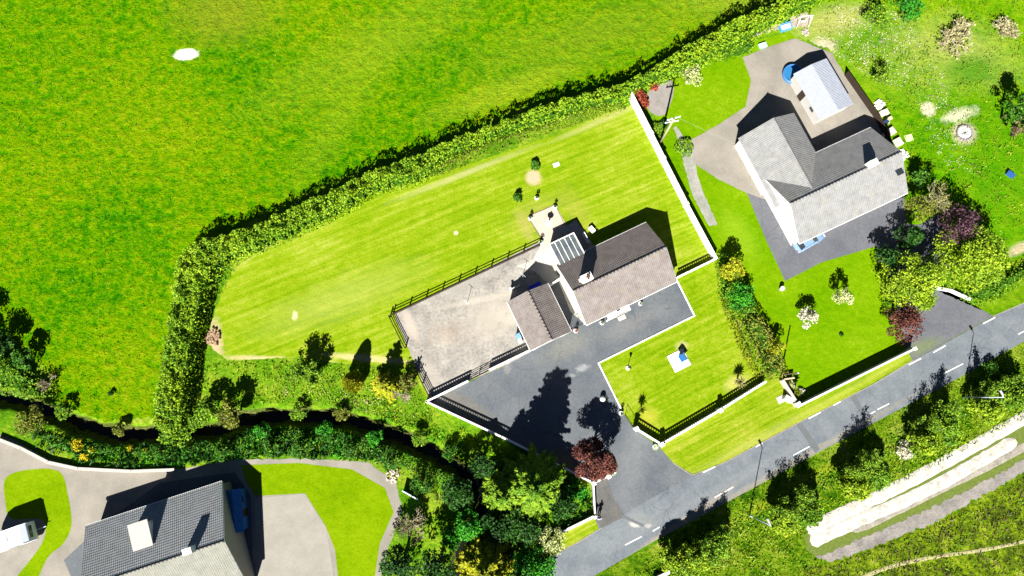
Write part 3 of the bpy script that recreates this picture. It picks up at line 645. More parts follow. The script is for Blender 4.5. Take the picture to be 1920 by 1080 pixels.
glawn_m = grass_mat('yard_lawn', [(.36, (.065, .135, .0006)), (.48, (.098, .17, .0008)), (.6, (.13, .20, .002))], big=.15, mid=1, fine=4, bumpd=.06)
sheet('yard_lawn', [(12, 895), (60, 880), (112, 885), (128, 930), (134, 985), (118, 1020), (90, 1045), (60, 1100), (20, 1100), (78, 1020), (80, 975), (22, 972), (10, 940)], glawn_m, 3, smooth=True)
sheet('yard_lawn', [(452, 872), (560, 868), (660, 880), (722, 915), (738, 960), (712, 1020), (700, 1100), (636, 1100), (628, 1030), (610, 985), (572, 925), (480, 930), (462, 905)], glawn_m, 3, smooth=False)
sheet('yard_patio', [(478, 934), (570, 925), (612, 990), (632, 1120), (480, 1120)], hard_mat('patio_concrete', (.17, .16, .135), (.22, .205, .175), 6, .5), 4)
sheet('yard_tarmac', [(150, 1120), (120, 1050), (190, 985), (300, 905), (440, 885), (470, 930), (476, 1120)], drive_m, 3)

# ================================================================== BUILDINGS
def tile_mat(name, c0, c1, lich=(.22, .20, .12)):
    k = N(name, .75, .25); n1 = k.noise(1.2, 4, .7); n2 = k.noise(9, 2, .6)
    f = k.math('ADD', k.math('MULTIPLY', n1, .6), k.math('MULTIPLY', n2, .4)); col = k.ramp(f, [(.35, c0), (.62, c1), (.8, lich)])
    col = k.mix(k.math('MULTIPLY', k.ramp(k.noise(.55, 5, .75), [(.55, (0, 0, 0)), (.7, (1, 1, 1))]), .35), col, (.13, .12, .05))
    return k.out(col, k.bump(n2, .3, .01))
tiles_m = tile_mat('concrete_tiles', (.095, .078, .070), (.160, .142, .134))
tiles2_m = tile_mat('grey_tiles', (.12, .12, .12), (.19, .19, .185))
tiles3_m = tile_mat('pale_tiles', (.11, .11, .09), (.17, .17, .145), (.14, .14, .08))
glass_m = plain('window_glass', (.02, .025, .03), .08, .6, .1)
frame_m = white2; gut_m = plain('white_gutter', (.78, .78, .76), .4, .4, .04)
dark_metal = plain('black_iron', (.018, .017, .016), .5, .4, .2)
wood_dark = plain('dark_stained_timber', (.028, .018, .012), .8, .2, .3, 12)
wood_pale = plain('weathered_timber', (.42, .33, .24), .85, .1, .25, 10)
conc = plain('weathered_concrete', (.36, .33, .29), .9, .15, .2, 5)

def tile_slope(p0, u, d, L, Sl, mat, parent, name='roof', row=.30, col=.24):
    """p0 = ridge corner, u along the ridge, d down the slope: overlapping courses of rolled tiles"""
    p0 = Vector(p0); u = Vector(u).normalized(); d = Vector(d).normalized(); n_ = u.cross(d); n_ = n_ if n_.z > 0 else -n_
    nc = max(2, int(round(L/col))); sub = 4; m_ = nc*sub+1; rows = max(1, int(round(Sl/row))); V = []; F = []
    xs = np.linspace(0, L, m_); wave = .020*np.maximum(0, np.sin(np.arange(m_)*2*math.pi/sub))+.006*np.cos(np.arange(m_)*2*math.pi/sub)
    for r_ in range(rows):
        b = len(V)
        for (s_, hg) in ((r_*Sl/rows, .03), ((r_+1)*Sl/rows+.02, .066), ((r_+1)*Sl/rows+.02, .0)):
            for k_ in range(m_): V.append(p0+u*xs[k_]+d*s_+n_*(hg+(wave[k_] if hg else 0)))
        for j in (0, 1):
            for k_ in range(m_-1): F.append((b+j*m_+k_, b+j*m_+k_+1, b+(j+1)*m_+k_+1, b+(j+1)*m_+k_))
    # solid deck under the tiles
    a = p0-n_*.08; s0 = len(V); V += [p0, p0+u*L, p0+u*L+d*Sl, p0+d*Sl, a, a+u*L, a+u*L+d*Sl, a+d*Sl]
    for f in ((0, 1, 2, 3), (7, 6, 5, 4), (0, 4, 5, 1), (1, 5, 6, 2), (2, 6, 7, 3), (3, 7, 4, 0)): F.append(tuple(s0+j for j in f))
    m = MB(); m.v = [tuple(v) for v in V]; m.f = F; o = m.build(name, mat, parent)
    return o


def gable_house(name, label, cat, ctr, ang, L, Df, Db, eave, ridge, wall_m, tmat, oh=.25, front=(), back=(), doors=(), tname='roof', verge=.06):
    """local x along the ridge, +y to the back; front/back = window centres along x"""
    t = thing(name, label, cat, (ctr[0], ctr[1], 0), ang)
    wf, wb = Df-oh, Db-oh; hl = L/2-verge
    sf = (ridge-eave)/Df; sb = (ridge-eave)/Db; ef = ridge-sf*wf-.10; eb = ridge-sb*wb-.10; rz = ridge-.10
    m = MB(); A = [(-hl, -wf), (hl, -wf), (hl, wb), (-hl, wb)]
    m.quad((-hl, -wf, 0), (hl, -wf, 0), (hl, -wf, ef), (-hl, -wf, ef)); m.quad((hl, wb, 0), (-hl, wb, 0), (-hl, wb, eb), (hl, wb, eb))
    m.poly([(hl, -wf, 0), (hl, wb, 0), (hl, wb, eb), (hl, 0, rz), (hl, -wf, ef)]); m.poly([(-hl, wb, 0), (-hl, -wf, 0), (-hl, -wf, ef), (-hl, 0, rz), (-hl, wb, eb)])
    m.build('wall', wall_m, t)
    m = MB().box(0, -(wf+.01), .12, 2*hl+.04, .04, .24).build('plinth', conc, t)
    Sf = math.hypot(Df, ridge-eave); Sb = math.hypot(Db, ridge-eave)
    for nm, y, sl, S_ in (('front', -1, sf, Sf), ('back', 1, sb, Sb)):
        r_ = tile_slope((-L/2, 0, ridge), (1, 0, 0), (0, y, -sl), L, S_, tmat, t)
        yy = y*(Df if y < 0 else Db); MB().box(0, yy+y*.05, eave-.03, L, .11, .10).build('gutter', gut_m, r_)
    m = MB(); n = int(L/.45)
    for i in range(n): m.tube((-L/2+i*L/n+.01, 0, ridge+.035), (-L/2+(i+1)*L/n-.01, 0, ridge+.05), .115, .125, 8)
    m.build('ridge_tiles', tmat, t, True)
    for sx in (-1, 1):
        m = MB(); x = sx*(L/2-.005)
        for y, S_, D in ((-1, sf, Df), (1, sb, Db)):
            a = Vector((x, 0, ridge+.02)); b = Vector((x, y*D, ridge-S_*D+.02)); w = Vector((.035*sx, 0, 0)); dn = Vector((0, 0, -.2))
            m.quad(a+w, b+w, b+w+dn, a+w+dn).quad(a-w, a-w+dn, b-w+dn, b-w).quad(a-w, b-w, b+w, a+w).quad(a-w+dn, a+w+dn, b+w+dn, b-w+dn).quad(b-w, b-w+dn, b+w+dn, b+w)
        m.build('bargeboard', frame_m, t)
    for (x, w, side) in [(x, w, -1) for x, w in front]+[(x, w, 1) for x, w in back]:
        y = -wf if side < 0 else wb; f = MB()
        for dx in (-w/2, 0, w/2): f.box(x+dx, y+side*.03, 1.5, .07, .07, 1.2)
        f.box(x, y+side*.03, .93, w+.07, .07, .07).box(x, y+side*.03, 2.07, w+.07, .07, .07); fr = f.build('window', frame_m, t)
        MB().box(x, y+side*.012, 1.5, w-.02, .02, 1.1).build('pane', glass_m, fr); MB().box(x, y+side*.09, .86, w+.25, .18, .07).build('sill', conc, fr)
    for (x, side) in doors:
        y = -wf if side < 0 else wb; d = MB().box(x, y+side*.03, 1.05, .95, .06, 2.1).build('door', plain('door_paint', (.10, .03, .02), .4), t)
        MB().box(x+.38, y+side*.09, 1.05, .04, .06, .14).build('handle', gut_m, d)
    return t
def to_local(t, p):
    a = t.rotation_euler[2]; d = (p[0]-t.location[0], p[1]-t.location[1]); return (d[0]*math.cos(a)+d[1]*math.sin(a), -d[0]*math.sin(a)+d[1]*math.cos(a))

# --- the bungalow in the middle
rl, rr_ = WV(1076, 546, 5.05), WV(1248, 464, 5.05); rc = (rl+rr_)/2; ra = math.atan2((rr_-rl).y, (rr_-rl).x)
bung = gable_house('bungalow', 'white rendered bungalow with brown tiled roof, white chimney and glass roofed lean-to behind', 'house', (rc.x, rc.y), ra, 12.5, 4.12, 4.12, 2.3, 5.05, white, tiles_m,
    front=((-4.4, 1.9), (-1.6, 1.2), (3.0, 1.9), (5.0, 1.2)), back=((2.0, 1.4), (4.6, 1.2)), doors=((.15, -1), (-1.2, 1)))
cx, cy = to_local(bung, W(1100, 521, 5.9)); m = MB().box(cx, cy, 4.9, 1.25, .80, 2.3).box(cx, cy, 6.03, 1.40, .95, .12)
ch = m.build('chimney', white, bung); 
for i, (dx, dy) in enumerate(((.05, .05), (.32, .1), (.12, -.2))): MB().lathe(cx+dx, cy+dy, [(.13, 6.09), (.11, 6.2), (.13, 6.38), (.09, 6.38), (.08, 6.2)], 10).build('chimney_pot', plain('terracotta', (.16, .08, .05)), ch)
MB().box(cx-.70, cy-.05, 4.62, .14, .9, .10).box(cx, cy-.50, 4.80, 1.3, .10, .09).build('flashing', plain('lead_flashing', (.40, .40, .38), .5), ch)
# flat porch roof over the front door
px_, py_ = to_local(bung, W(1158, 582, 2.35)); m = MB().box(px_, py_-.15, 2.3, 3.05, 1.0, .16)
po = m.build('porch', white2, bung, bevel=.02)
for dx in (-1.4, 1.4): MB().box(px_+dx, py_-.5, 1.11, .16, .16, 2.21).build('porch_post', white2, po)
MB().box(px_+.1, py_-.05, 2.39, .45, .16, .05).build('porch_skylight', glass_m, po); MB().box(px_+.35, py_-.58, 2.397, 1.7, .07, .03).build('porch_drip_edge', plain('dark_felt', (.12, .12, .11)), po)
MB().box(px_+.5, py_-.95, .08, 1.0, .55, .16).build('doorstep', plain('pale_stone', (.50, .42, .34), .8, .1, .15, 5), bung, bevel=.02)
# lean-to with a glazed roof
q = [to_local(bung, W(*a)) for a in ((1030, 458, 2.25), (1076, 438, 2.25))]; x0, x1, yo = q[0][0], q[1][0], (q[0][1]+q[1][1])/2; yi = 3.95
cons = MB().box((x0+x1)/2, yo-.08, .35, x1-x0-.06, .12, .7).box(x0+.08, (yo+yi)/2, .35, .12, yo-yi-.12, .7).box(x1-.08, (yo+yi)/2, .35, .12, yo-yi-.12, .7).build('conservatory', white, bung)
fm = MB()
for i in range(6):
    xx = x0+.06+(x1-x0-.12)*i/5; fm.box(xx, yo-.08, 1.45, .08, .08, 1.5)
for xx in (x0+.08, x1-.08):
    fm.box(xx, (yo+yi)/2, 2.17, .08, yo-yi, .1).box(xx, (yo+yi)/2, 1.45, .08, .08, 1.5)
fm.box((x0+x1)/2, yo-.08, 2.15, x1-x0, .1, .1); fm.build('frame', frame_m, cons)
MB().box((x0+x1)/2, yo-.08, 1.43, x1-x0-.2, .02, 1.46).box(x1-.08, (yo+yi)/2, 1.43, .02, yo-yi-.2, 1.46).build('glazing', glass_m, cons)
MB().box(x0+.05, (yo+yi)/2, 1.1, .10, yo-yi-.1, 2.2).build('side_panel', white, cons)
zi, zo = 2.50, 2.28; k = N('polycarbonate', .25, .5); rg = MB().quad((x0, yi, zi), (x1, yi, zi), (x1, yo, zo), (x0, yo, zo)).quad((x0, yi, zi-.03), (x0, yo, zo-.03), (x1, yo, zo-.03), (x1, yi, zi-.03)).build('glass_roof', k.out(k.ramp(k.noise(.8, 3), [(.3, (.045, .06, .075)), (.7, (.10, .11, .11))])), cons)
for i in range(6):
    xx = x0+(x1-x0)*i/5; w = .04 if 0 < i < 5 else .08; m = MB(); a, b = Vector((xx, yi, zi+.03)), Vector((xx, yo, zo+.03)); ww = Vector((w, 0, 0)); dn = Vector((0, 0, -.09))
    m.quad(a-ww, b-ww, b+ww, a+ww).quad(a-ww, a-ww+dn, b-ww+dn, b-ww).quad(a+ww, b+ww, b+ww+dn, a+ww+dn); m.build('glazing_bar', frame_m, cons)
MB().box((x0+x1)/2, yo+.04, zo, x1-x0+.1, .12, .12).build('eaves_gutter', frame_m, cons)

# --- the garage
gl, gr = WV(990, 546, 3.9), WV(1034, 637, 3.9); gc = (gl+gr)/2; ga = math.atan2((gr-gl).y, (gr-gl).x)
gar = gable_house('garage', 'detached white garage with brown tiled roof at end of the gravel yard', 'garage', (gc.x, gc.y), ga, 6.6, 2.72, 2.72, 2.35, 3.9, white, tiles_m, front=((0, 1.2),), back=((1.2, 1.0),), doors=((-1.6, 1),), oh=.12)
d = MB(); hx = 3.3-.06+.02
for i in range(5): d.box(hx, 0, .25+i*.42, .05, 2.5, .40)
d.build('garage_door', plain('garage_door_paint', (.20, .19, .17), .5), gar)
MB().box(hx-.01, 0, 2.22, .04, 2.8, .16).build('door_lintel', white, gar)

# --- neighbour's house on the right
ang2 = R(25); c2 = W(1586, 334, 5.3); nb = gable_house('house', 'large grey roofed bungalow with a rear wing, inside the fenced plot on the right', 'house', c2, ang2, 15.5, 4.7, 4.7, 2.5, 5.4, white, tiles2_m,
    front=((-5.6, 1.9), (-2.2, 1.9), (3.0, 1.9), (6.0, 1.3)), back=((1.5, 1.4), (5.5, 1.4)), doors=((.6, -1), (3.4, 1)))
wx = -4.2; wl = 7.6; hw = 4.0; wr = 4.95; we = 2.5; y0 = 3.0; y1 = y0+wl; hi = .22
m = MB(); m.quad((wx-hw+hi, 3, 0), (wx-hw+hi, y1-hi, 0), (wx-hw+hi, y1-hi, we), (wx-hw+hi, 3, we)); m.quad((wx+hw-hi, 3, 0), (wx+hw-hi, y1-hi, 0), (wx+hw-hi, y1-hi, we), (wx+hw-hi, 3, we))
m.poly([(wx-hw+hi, y1-hi, 0), (wx+hw-hi, y1-hi, 0), (wx+hw-hi, y1-hi, we), (wx, y1-hi, wr-.1), (wx-hw+hi, y1-hi, we)]); w_ = m.build('rear_wing', white, nb)
sl = (wr-we+.05)/hw
for sx in (-1, 1): tile_slope((wx, .6, wr), (0, 1, 0), (sx, 0, -sl), y1-.6, math.hypot(hw, wr-we), tiles2_m, w_, 'wing_roof')
MB().tube((wx, .6, wr+.03), (wx, y1, wr+.03), .12, .12, 8).build('ridge_tiles', tiles2_m, w_); MB().box(wx, y1, 1.5, 1.7, .08, 1.2).build('wing_window', glass_m, w_)
MB().box(3.5, .2, 5.5, 1.0, .75, 1.7).build('chimney', white, nb); MB().box(6.9, -1.8, 4.45, .9, 1.2, .08).build('rooflight', glass_m, nb)
# shed with a pale metal roof, and pool
def shed(name, label, cat, p, ang, L, D, h, rm, wm, pitch=.45):
    t = thing(name, label, cat, (p[0], p[1], 0), ang); m = MB()
    hx, hy = L/2, D/2
    m.quad((-hx, -hy, 0), (hx, -hy, 0), (hx, -hy, h), (-hx, -hy, h)).quad((hx, hy, 0), (-hx, hy, 0), (-hx, hy, h), (hx, hy, h)).poly([(hx, -hy, 0), (hx, hy, 0), (hx, hy, h), (hx, 0, h+pitch), (hx, -hy, h)]).poly([(-hx, hy, 0), (-hx, -hy, 0), (-hx, -hy, h), (-hx, 0, h+pitch), (-hx, hy, h)])
    m.build('wall', wm, t); m = MB(); o = .18; n = int(L/.18)
    for sy in (-1, 1):
        for i in range(n):
            xa, xb = -hx-o+(L+2*o)*i/n, -hx-o+(L+2*o)*(i+1)/n; xm = (xa+xb)/2; e = Vector((0, sy*(hy+o), h-.05)); r_ = Vector((0, 0, h+pitch+.04))
            for (u, v, za, zb) in ((xa, xm, 0, .035), (xm, xb, .035, 0)): m.quad((u, r_.y, r_.z+za), (v, r_.y, r_.z+zb), (v, e.y, e.z+zb), (u, e.y, e.z+za))
    m.build('roof', rm, t); m = MB().box(-hx*.2, -hy-.02, .95, .85, .05, 1.9).build('door', wood_dark, t); MB().box(-hx*.2+.35, -hy-.06, .95, .03, .05, .12).build('handle', dark_metal, m); MB().box(hx*.5, -hy-.02, 1.4, .7, .05, .5).build('window', glass_m, t)
    return t
tin = plain('pale_sheet_metal', (.24, .26, .30), .55, .4, .12, 2)
shed('shed', 'pale metal roofed outbuilding behind the neighbouring house', 'shed', W(1545, 165, 2.4), R(-64), 6.6, 4.6, 2.2, tin, plain('shed_wall', (.35, .34, .32)))
px0, py0 = W(1487, 138, .5); t = thing('paddling_pool', 'round blue pool beside the pale roofed outbuilding', 'pool', (px0, py0, 0)); MB().lathe(0, 0, [(1.25, 0), (1.35, .3), (1.3, .62), (1.18, .62), (1.15, .42)], 28).build('pool_wall', plain('pool_blue', (.04, .13, .35), .4), t, True); MB().lathe(0, 0, [(.02, .50), (1.16, .505)], 28).build('water', plain('pool_water', (.02, .12, .26), .1, .5), t)
# --- house at the bottom left
a3 = R(18); R1 = WV(420, 1015, 6.0); u3 = Vector((math.cos(a3), math.sin(a3), 0)); c3 = R1-u3*8.2
h3 = gable_house('house', 'large bungalow with pale ridged tiles, cut by the bottom edge of the picture', 'house', (c3.x, c3.y), a3, 16.4, 6.2, 6.4, 2.6, 6.0, plain('cream_render', (.24, .22, .18)), tiles3_m, front=((-4, 1.8), (4, 1.8)), back=((3, 1.6), (6, 1.2), (-5, 1.4)), doors=((0, -1), (0, 1)))
for o_ in h3.children:
    pass
h3b = [o_ for o_ in h3.children if o_.name.startswith('roof')][1]; h3b.data.materials[0] = tile_mat('shaded_slope_tiles', (.13, .14, .145), (.19, .20, .205))  # grey of the shaded back slope put into its tile colour
m = MB().box(-1.0, 3.4, 4.2, 2.0, 2.6, 1.8); dm = m.build('dormer', white, h3); MB().box(-1.0, 3.5, 5.14, 2.3, 3.0, .08).build('dormer_roof', plain('pale_felt', (.30, .29, .27)), dm); MB().box(-1.0, 4.72, 4.4, 1.3, .05, .8).build('dormer_window', glass_m, dm)
m = MB().box(4.5, .3, 6.3, 1.0, .7, 1.6).build('chimney', white, h3)
shed('shed', 'long blue painted shed beside the gable of the bottom left house', 'shed', W(440, 958, 2), R(98), 4.6, 1.5, 2.0, plain('blue_sheet_metal', (.01, .12, .32), .45, .4), plain('blue_board', (.01, .09, .26)), .25)

# ================================================================== WALLS AND FENCES
def seg_dir(a, b): d = (b-a); return d.length, math.atan2(d.y, d.x)
bal_me = MB().lathe(0, 0, [(.06, .0), (.06, .05), (.035, .12), (.065, .28), (.035, .44), (.06, .50), (.06, .55)], 8)
def balustrade(label, pts, piers=(), h=1.2, name='balustrade_wall', group=None, pierh=.25):
    P = [WV(*p) for p in pts]; t = thing(name, label, 'wall', P[0], 0, group); o0 = P[0]; bm_o = None
    for a, b in zip(P[:-1], P[1:]):
        L, an = seg_dir(a, b); c = (a+b)/2-o0; MB().box(c.x, c.y, (h-.45)/2, L+.1, .20, h-.45, an).build('plinth', white, t); MB().box(c.x, c.y, h-.035, L+.1, .21, .07, an).build('coping', white2, t)
        n = max(2, int(L/.30))
        for i in range(n):
            p = a.lerp(b, (i+.5)/n)-o0
            if bm_o is None: bm_o = bal_me.build('baluster', white, t, True); o = bm_o
            else: o = bm_o.copy(); C.objects.link(o); o.parent = t
            o.location = (p.x, p.y, h-.45); o.scale = (1, 1, .72)
    for q in piers:
        p = WV(*q)-o0; pr = MB().box(p.x, p.y, (h+pierh)/2, .42, .42, h+pierh, R(28)).build('pier', white, t, bevel=.01); MB().box(p.x, p.y, h+pierh+.04, .54, .54, .08, R(28), .9).build('cap', white2, pr)
    return t
balustrade('white balustrade wall along the roadside verge, bending at a pier by the entrance', [(1190, 803), (1237, 832), (1345, 769), (1430, 716)], [(1190, 803), (1237, 832), (1345, 769)], 1.25)
balustrade('long white balustrade wall between the tarmac forecourt and the stream bank', [(801, 753), (940, 818), (1105, 901)], [], 1.25)
balustrade('white balustrade wall between gravel yard corner and timber gate', [(801, 753), (878, 715)], [], 1.25)
balustrade('white balustrade wall between timber gate and garage corner', [(918, 694), (993, 658)], [], 1.25)
balustrade('white balustrade wall from bungalow corner to the stepped boundary wall', [(1268, 522), (1338, 488)], [], 1.15)
balustrade('short white wall with two piers under the copper leaved tree', [(1111, 904), (1138, 891)], [(1111, 904), (1139, 891)], 1.1)
def solid_wall(label, pts, w, h, mat=None, cap=None, name='boundary_wall', piers=(), sizes=.42, hp=None, cat='wall'):
    P = [WV(*p) for p in pts]; t = thing(name, label, cat, P[0]); o0 = P[0]
    for i, (a, b) in enumerate(zip(P[:-1], P[1:])):
        L, an = seg_dir(a, b); c = (a+b)/2-o0; hh = h[i] if isinstance(h, (list, tuple)) else h
        MB().box(c.x, c.y, hh/2, L+.02, w, hh, an).build('wall_panel', mat or white, t); MB().box(c.x, c.y, hh+.035, L+.04, w+.08, .07, an).build('coping', cap or white2, t)
    for (q, hq) in piers:
        p = WV(*q)-o0; pr = MB().box(p.x, p.y, hq/2, sizes, sizes, hq, R(28)).build('pier', mat or white, t, bevel=.01); MB().box(p.x, p.y, hq+.04, sizes+.1, sizes+.1, .08, R(28), .85).build('cap', white2, pr)
    return t
solid_wall('tall white boundary wall stepping down between the two gardens', [(1176, 178), (1217, 258), (1240, 303), (1283, 387), (1338, 489)], .26, [1.75, 1.6, 1.45, 1.3], piers=[((1176, 178), 1.9), ((1217, 258), 1.85), ((1240, 303), 1.7), ((1283, 387), 1.55)], sizes=.34)
greyw = plain('grey_render', (.46, .45, .42), .8, .2, .12, 3)
solid_wall('thin grey capped wall along the verge of the neighbouring lawn', [(1494, 759), (1702, 656)], .16, 1.35, greyw, greyw, piers=[((1703, 655), 1.5)], sizes=.36)
solid_wall('short concrete wall with end pier beside the white meter cabinet', [(1462, 713), (1490, 758)], .24, 1.0, conc, conc, piers=[((1490, 758), 1.3)], sizes=.55)
solid_wall('low white wall edging the small verge by the road', [(1040, 1002), (1112, 967)], .22, .75)
solid_wall('thin white wall from the copper tree pier down to the road', [(1111, 906), (1114, 966)], .10, .95, piers=[((1114, 967), 1.15)], sizes=.28)
solid_wall('low curved white wall along the neighbouring driveway under a green tree', [(1752, 541), (1780, 546), (1815, 562)], .25, .45)
solid_wall('white wall between the passage and the garage, closing the rear yard', [(1025, 541), (1047, 527)], .12, 1.5)
solid_wall('low stone wall edging the bottom left yard', [(0, 822), (45, 840), (95, 866), (150, 878), (250, 883), (330, 880)], .28, .5, conc, conc)
solid_wall('white roadside wall fragment at the bottom edge of the picture', [(1225, 1084), (1254, 1070)], .3, .6)
def rail_fence(label, pa, pb, posts, h=1.2, rails=(.35, .72, 1.08), mat=None, name='post_and_rail_fence', group=None, mid=True):
    a, b = WV(*pa), WV(*pb); L, an = seg_dir(a, b); t = thing(name, label, 'fence', a, an, group); o1 = None
    for i in range(posts):
        x = L*i/(posts-1)
        if o1 is None: o1 = MB().box(0, 0, h/2, .13, .11, h).build('post', mat or wood_dark, t); o = o1
        else: o = o1.copy(); C.objects.link(o); o.parent = t
        o.location = (x, 0, 0)
    for z in rails: MB().box(L/2, -.075, z, L+.1, .04, .11).build('rail', mat or wood_dark, t)
    return t
rail_fence('long black three rail fence between the gravel yard and lawn', (737, 590), (1011, 461), 10)
rail_fence('short dark rail fence across the upper end of the gravel yard', (732, 594), (761, 652), 2, rails=(.3, .6, .88, 1.14))
rail_fence('short dark rail fence at the lower end of the gravel yard beside the bushes', (780, 690), (808, 746), 3, rails=(.3, .6, .88, 1.14))
board_m = wood_dark
solid_wall('dark board fence along the right side of the neighbouring yard', [(1583, 141), (1645, 230), (1692, 335)], .05, 1.1, wood_dark, wood_dark, name='board_fence', cat='fence')
solid_wall('weathered timber sleeper fence above the white meter cabinet', [(1462, 712), (1484, 709)], .10, .9, wood_pale, wood_pale, name='board_fence', cat='fence')
solid_wall('green panel fence cut off by the wood at the bottom', [(757, 918), (786, 934)], .06, 1.2, plain('green_panel', (.0, .22, .10)), plain('panel_cap', (.45, .48, .5)), name='panel_fence', cat='fence')
def bar_gate(label, pa, pb, h=1.2, mat=None, bars=5, name='timber_gate', lift=.1):
    a, b = WV(*pa), WV(*pb); L, an = seg_dir(a, b); t = thing(name, label, 'gate', a, an); m = MB()
    for i in range(bars): m.box(L/2, 0, lift+.06+(h-lift-.1)*i/(bars-1), L, .035, .07)
    m.build('bar', mat or wood_dark, t); m = MB()
    for x in (.04, L/2, L-.04): m.box(x, .04, lift+(h-lift)/2, .08, .04, h-lift)
    m.build('stile', mat or wood_dark, t); MB().tube((.05, .07, lift+.05), (L-.05, .07, h-.05), .03, .03, 4).build('brace', mat or wood_dark, t)
    return t
bar_gate('dark five bar timber gate between the two wall lengths beside the gravel yard', (879, 714), (917, 695))
def iron_gate(label, pa, pb, h, n, arch=.0):
    a, b = WV(*pa), WV(*pb); L, an = seg_dir(a, b); t = thing('iron_gate', label, 'gate', a, an); m = MB()
    for x in (.02, L-.02): m.box(x, 0, h/2+.05, .04, .04, h)
    for z in (.15, h): m.box(L/2, 0, z, L, .035, .04)
    m.build('frame', dark_metal, t); m = MB()
    for i in range(1, n): x = L*i/n; m.tube((x, 0, .15), (x, 0, h+arch*math.sin(math.pi*i/n)), .011, .011, 5)
    m.build('railing', dark_metal, t); MB().box(L*.9, .04, h*.6, .08, .05, .1).build('latch', dark_metal, t); return t
iron_gate('small open black iron gate beside the entrance pier and lawn corner', (1172, 779), (1187, 803), 1.25, 7)
iron_gate('left leaf of the tall black gates closing the passage beside the garage', (1069, 619), (1081, 613), 1.7, 8, .15)
iron_gate('right leaf of the tall black gates closing the passage beside the bungalow', (1083, 612), (1097, 606), 1.7, 8, .15)

# ================================================================== POLES AND LAMPS
galv = plain('galvanised_steel', (.42, .47, .52), .45, .5, .06)
def street_lamp(label, p, h=7.2, armdir=R(118)):
    x, y = W(*p); t = thing('street_lamp', label, 'street lamp', (x, y, 0), 0, 'street lamps along the lane')
    MB().tube((0, 0, 0), (0, 0, 1.2), .10, .10, 10).tube((0, 0, 1.2), (0, 0, h), .065, .045, 10).build('pole', galv, t, True)
    d = Vector((math.cos(armdir), math.sin(armdir), 0)); MB().tube((0, 0, h-.05), d*.35+Vector((0, 0, h+.08)), .04, .035, 8).build('arm', galv, t)
    c = d*.62; MB().box(c.x, c.y, h+.10, .62, .24, .13, armdir, .8).build('lamp_head', plain('lamp_head_grey', (.30, .31, .32), .4), t, bevel=.02); MB().box(c.x, c.y, h+.02, .45, .16, .03, armdir).build('lens', plain('lamp_lens', (.6, .6, .58), .1), t); return t
street_lamp('tall grey street lamp on the embankment near the drive entrance', (1405, 966)); street_lamp('tall grey street lamp rising from shrubs at the right edge', (1807, 745))
x, y = W(1237, 269); t = thing('utility_pole', 'tall timber utility pole with two crossarms behind the boundary wall', 'utility pole', (x, y, 0)); hp = 8.2
MB().tube((0, 0, 0), (0, 0, hp), .15, .11, 10).build('pole', plain('pole_timber', (.30, .24, .17), .9, .1, .2, 4), t, True)
for z, a in ((hp-.15, R(16)), (hp-1.2, R(10))):
    ca = MB().box(0, .12, z, 1.7, .1, .12, a).build('crossarm', galv, t)
    for dx in (-.75, -.3, .3, .75): MB().lathe(dx*math.cos(a), .12+dx*math.sin(a), [(.03, z+.06), (.03, z+.12), (.07, z+.14), (.05, z+.24), (.02, z+.26)], 8).build('insulator', plain('insulator_white', (.75, .75, .73), .3), ca)
MB().tube((-.1, .1, hp-1.1), (.55, -.1, hp-.2), .02, .02, 4).tube((.1, .1, hp-1.1), (-.55, .2, hp-.2), .02, .02, 4).build('stay', galv, t)
def wire(label, a, b, sag=.5):
    m = MB(); a = Vector(a); b = Vector(b); L = (b-a).length; n = 14; p = a
    for i in range(1, n+1):
        f = i/n; q = a.lerp(b, f)-Vector((0, 0, sag*4*f*(1-f))); m.tube(p, q, .006, .006, 4, False); p = q
    tag(m.build('overhead_wire', plain('wire_grey', (.35, .35, .35), .5)), label, 'wire')
wire('thin overhead wire dropping from the pole to the neighbouring house', (x+.6, y+.1, hp), (c2[0]-7, c2[1]+2, 4.8), .4)
x, y = W(1464, 702); t = thing('telephone_pole', 'slim dark pole at the lower end of the mixed hedge', 'pole', (x, y, 0)); MB().tube((0, 0, 0), (0, 0, 5.4), .11, .08, 8).build('shaft', plain('creosoted_timber', (.07, .05, .035), .9), t, True); MB().lathe(0, 0, [(.11, 5.4), (.02, 5.5)], 8).build('cap', galv, t)
def clothes_post(label, p, h=2.0):
    x, y = W(*p); t = thing('clothes_post', label, 'clothes post', (x, y, 0), R(-40), 'T shaped clothes line posts in the gravel yard'); MB().tube((0, 0, 0), (0, 0, h), .03, .03, 8).build('post', galv, t); MB().tube((-.45, 0, h), (.45, 0, h), .022, .022, 6).build('crossbar', galv, t); MB().lathe(0, 0, [(.12, 0), (.12, .05)], 10).build('footing', conc, t)
clothes_post('metal T shaped clothes post alone in middle of the gravel yard', (876, 569)); clothes_post('metal T shaped clothes post near the garage shadow', (980, 520))
x, y = W(1177, 690); t = thing('garden_lamp', 'small black garden lamp post on white base in the front lawn', 'lamp', (x, y, 0))
MB().lathe(0, 0, [(.28, 0), (.28, .12), (.2, .16)], 14).build('base', white2, t); MB().tube((0, 0, .15), (0, 0, 1.35), .035, .03, 8).build('pole', dark_metal, t); l_ = MB().box(0, 0, 1.50, .2, .2, .28, 0, 1.15).build('lantern', dark_metal, t); MB().lathe(0, 0, [(.19, 1.64), (.02, 1.76)], 8).build('lantern_roof', dark_metal, l_)

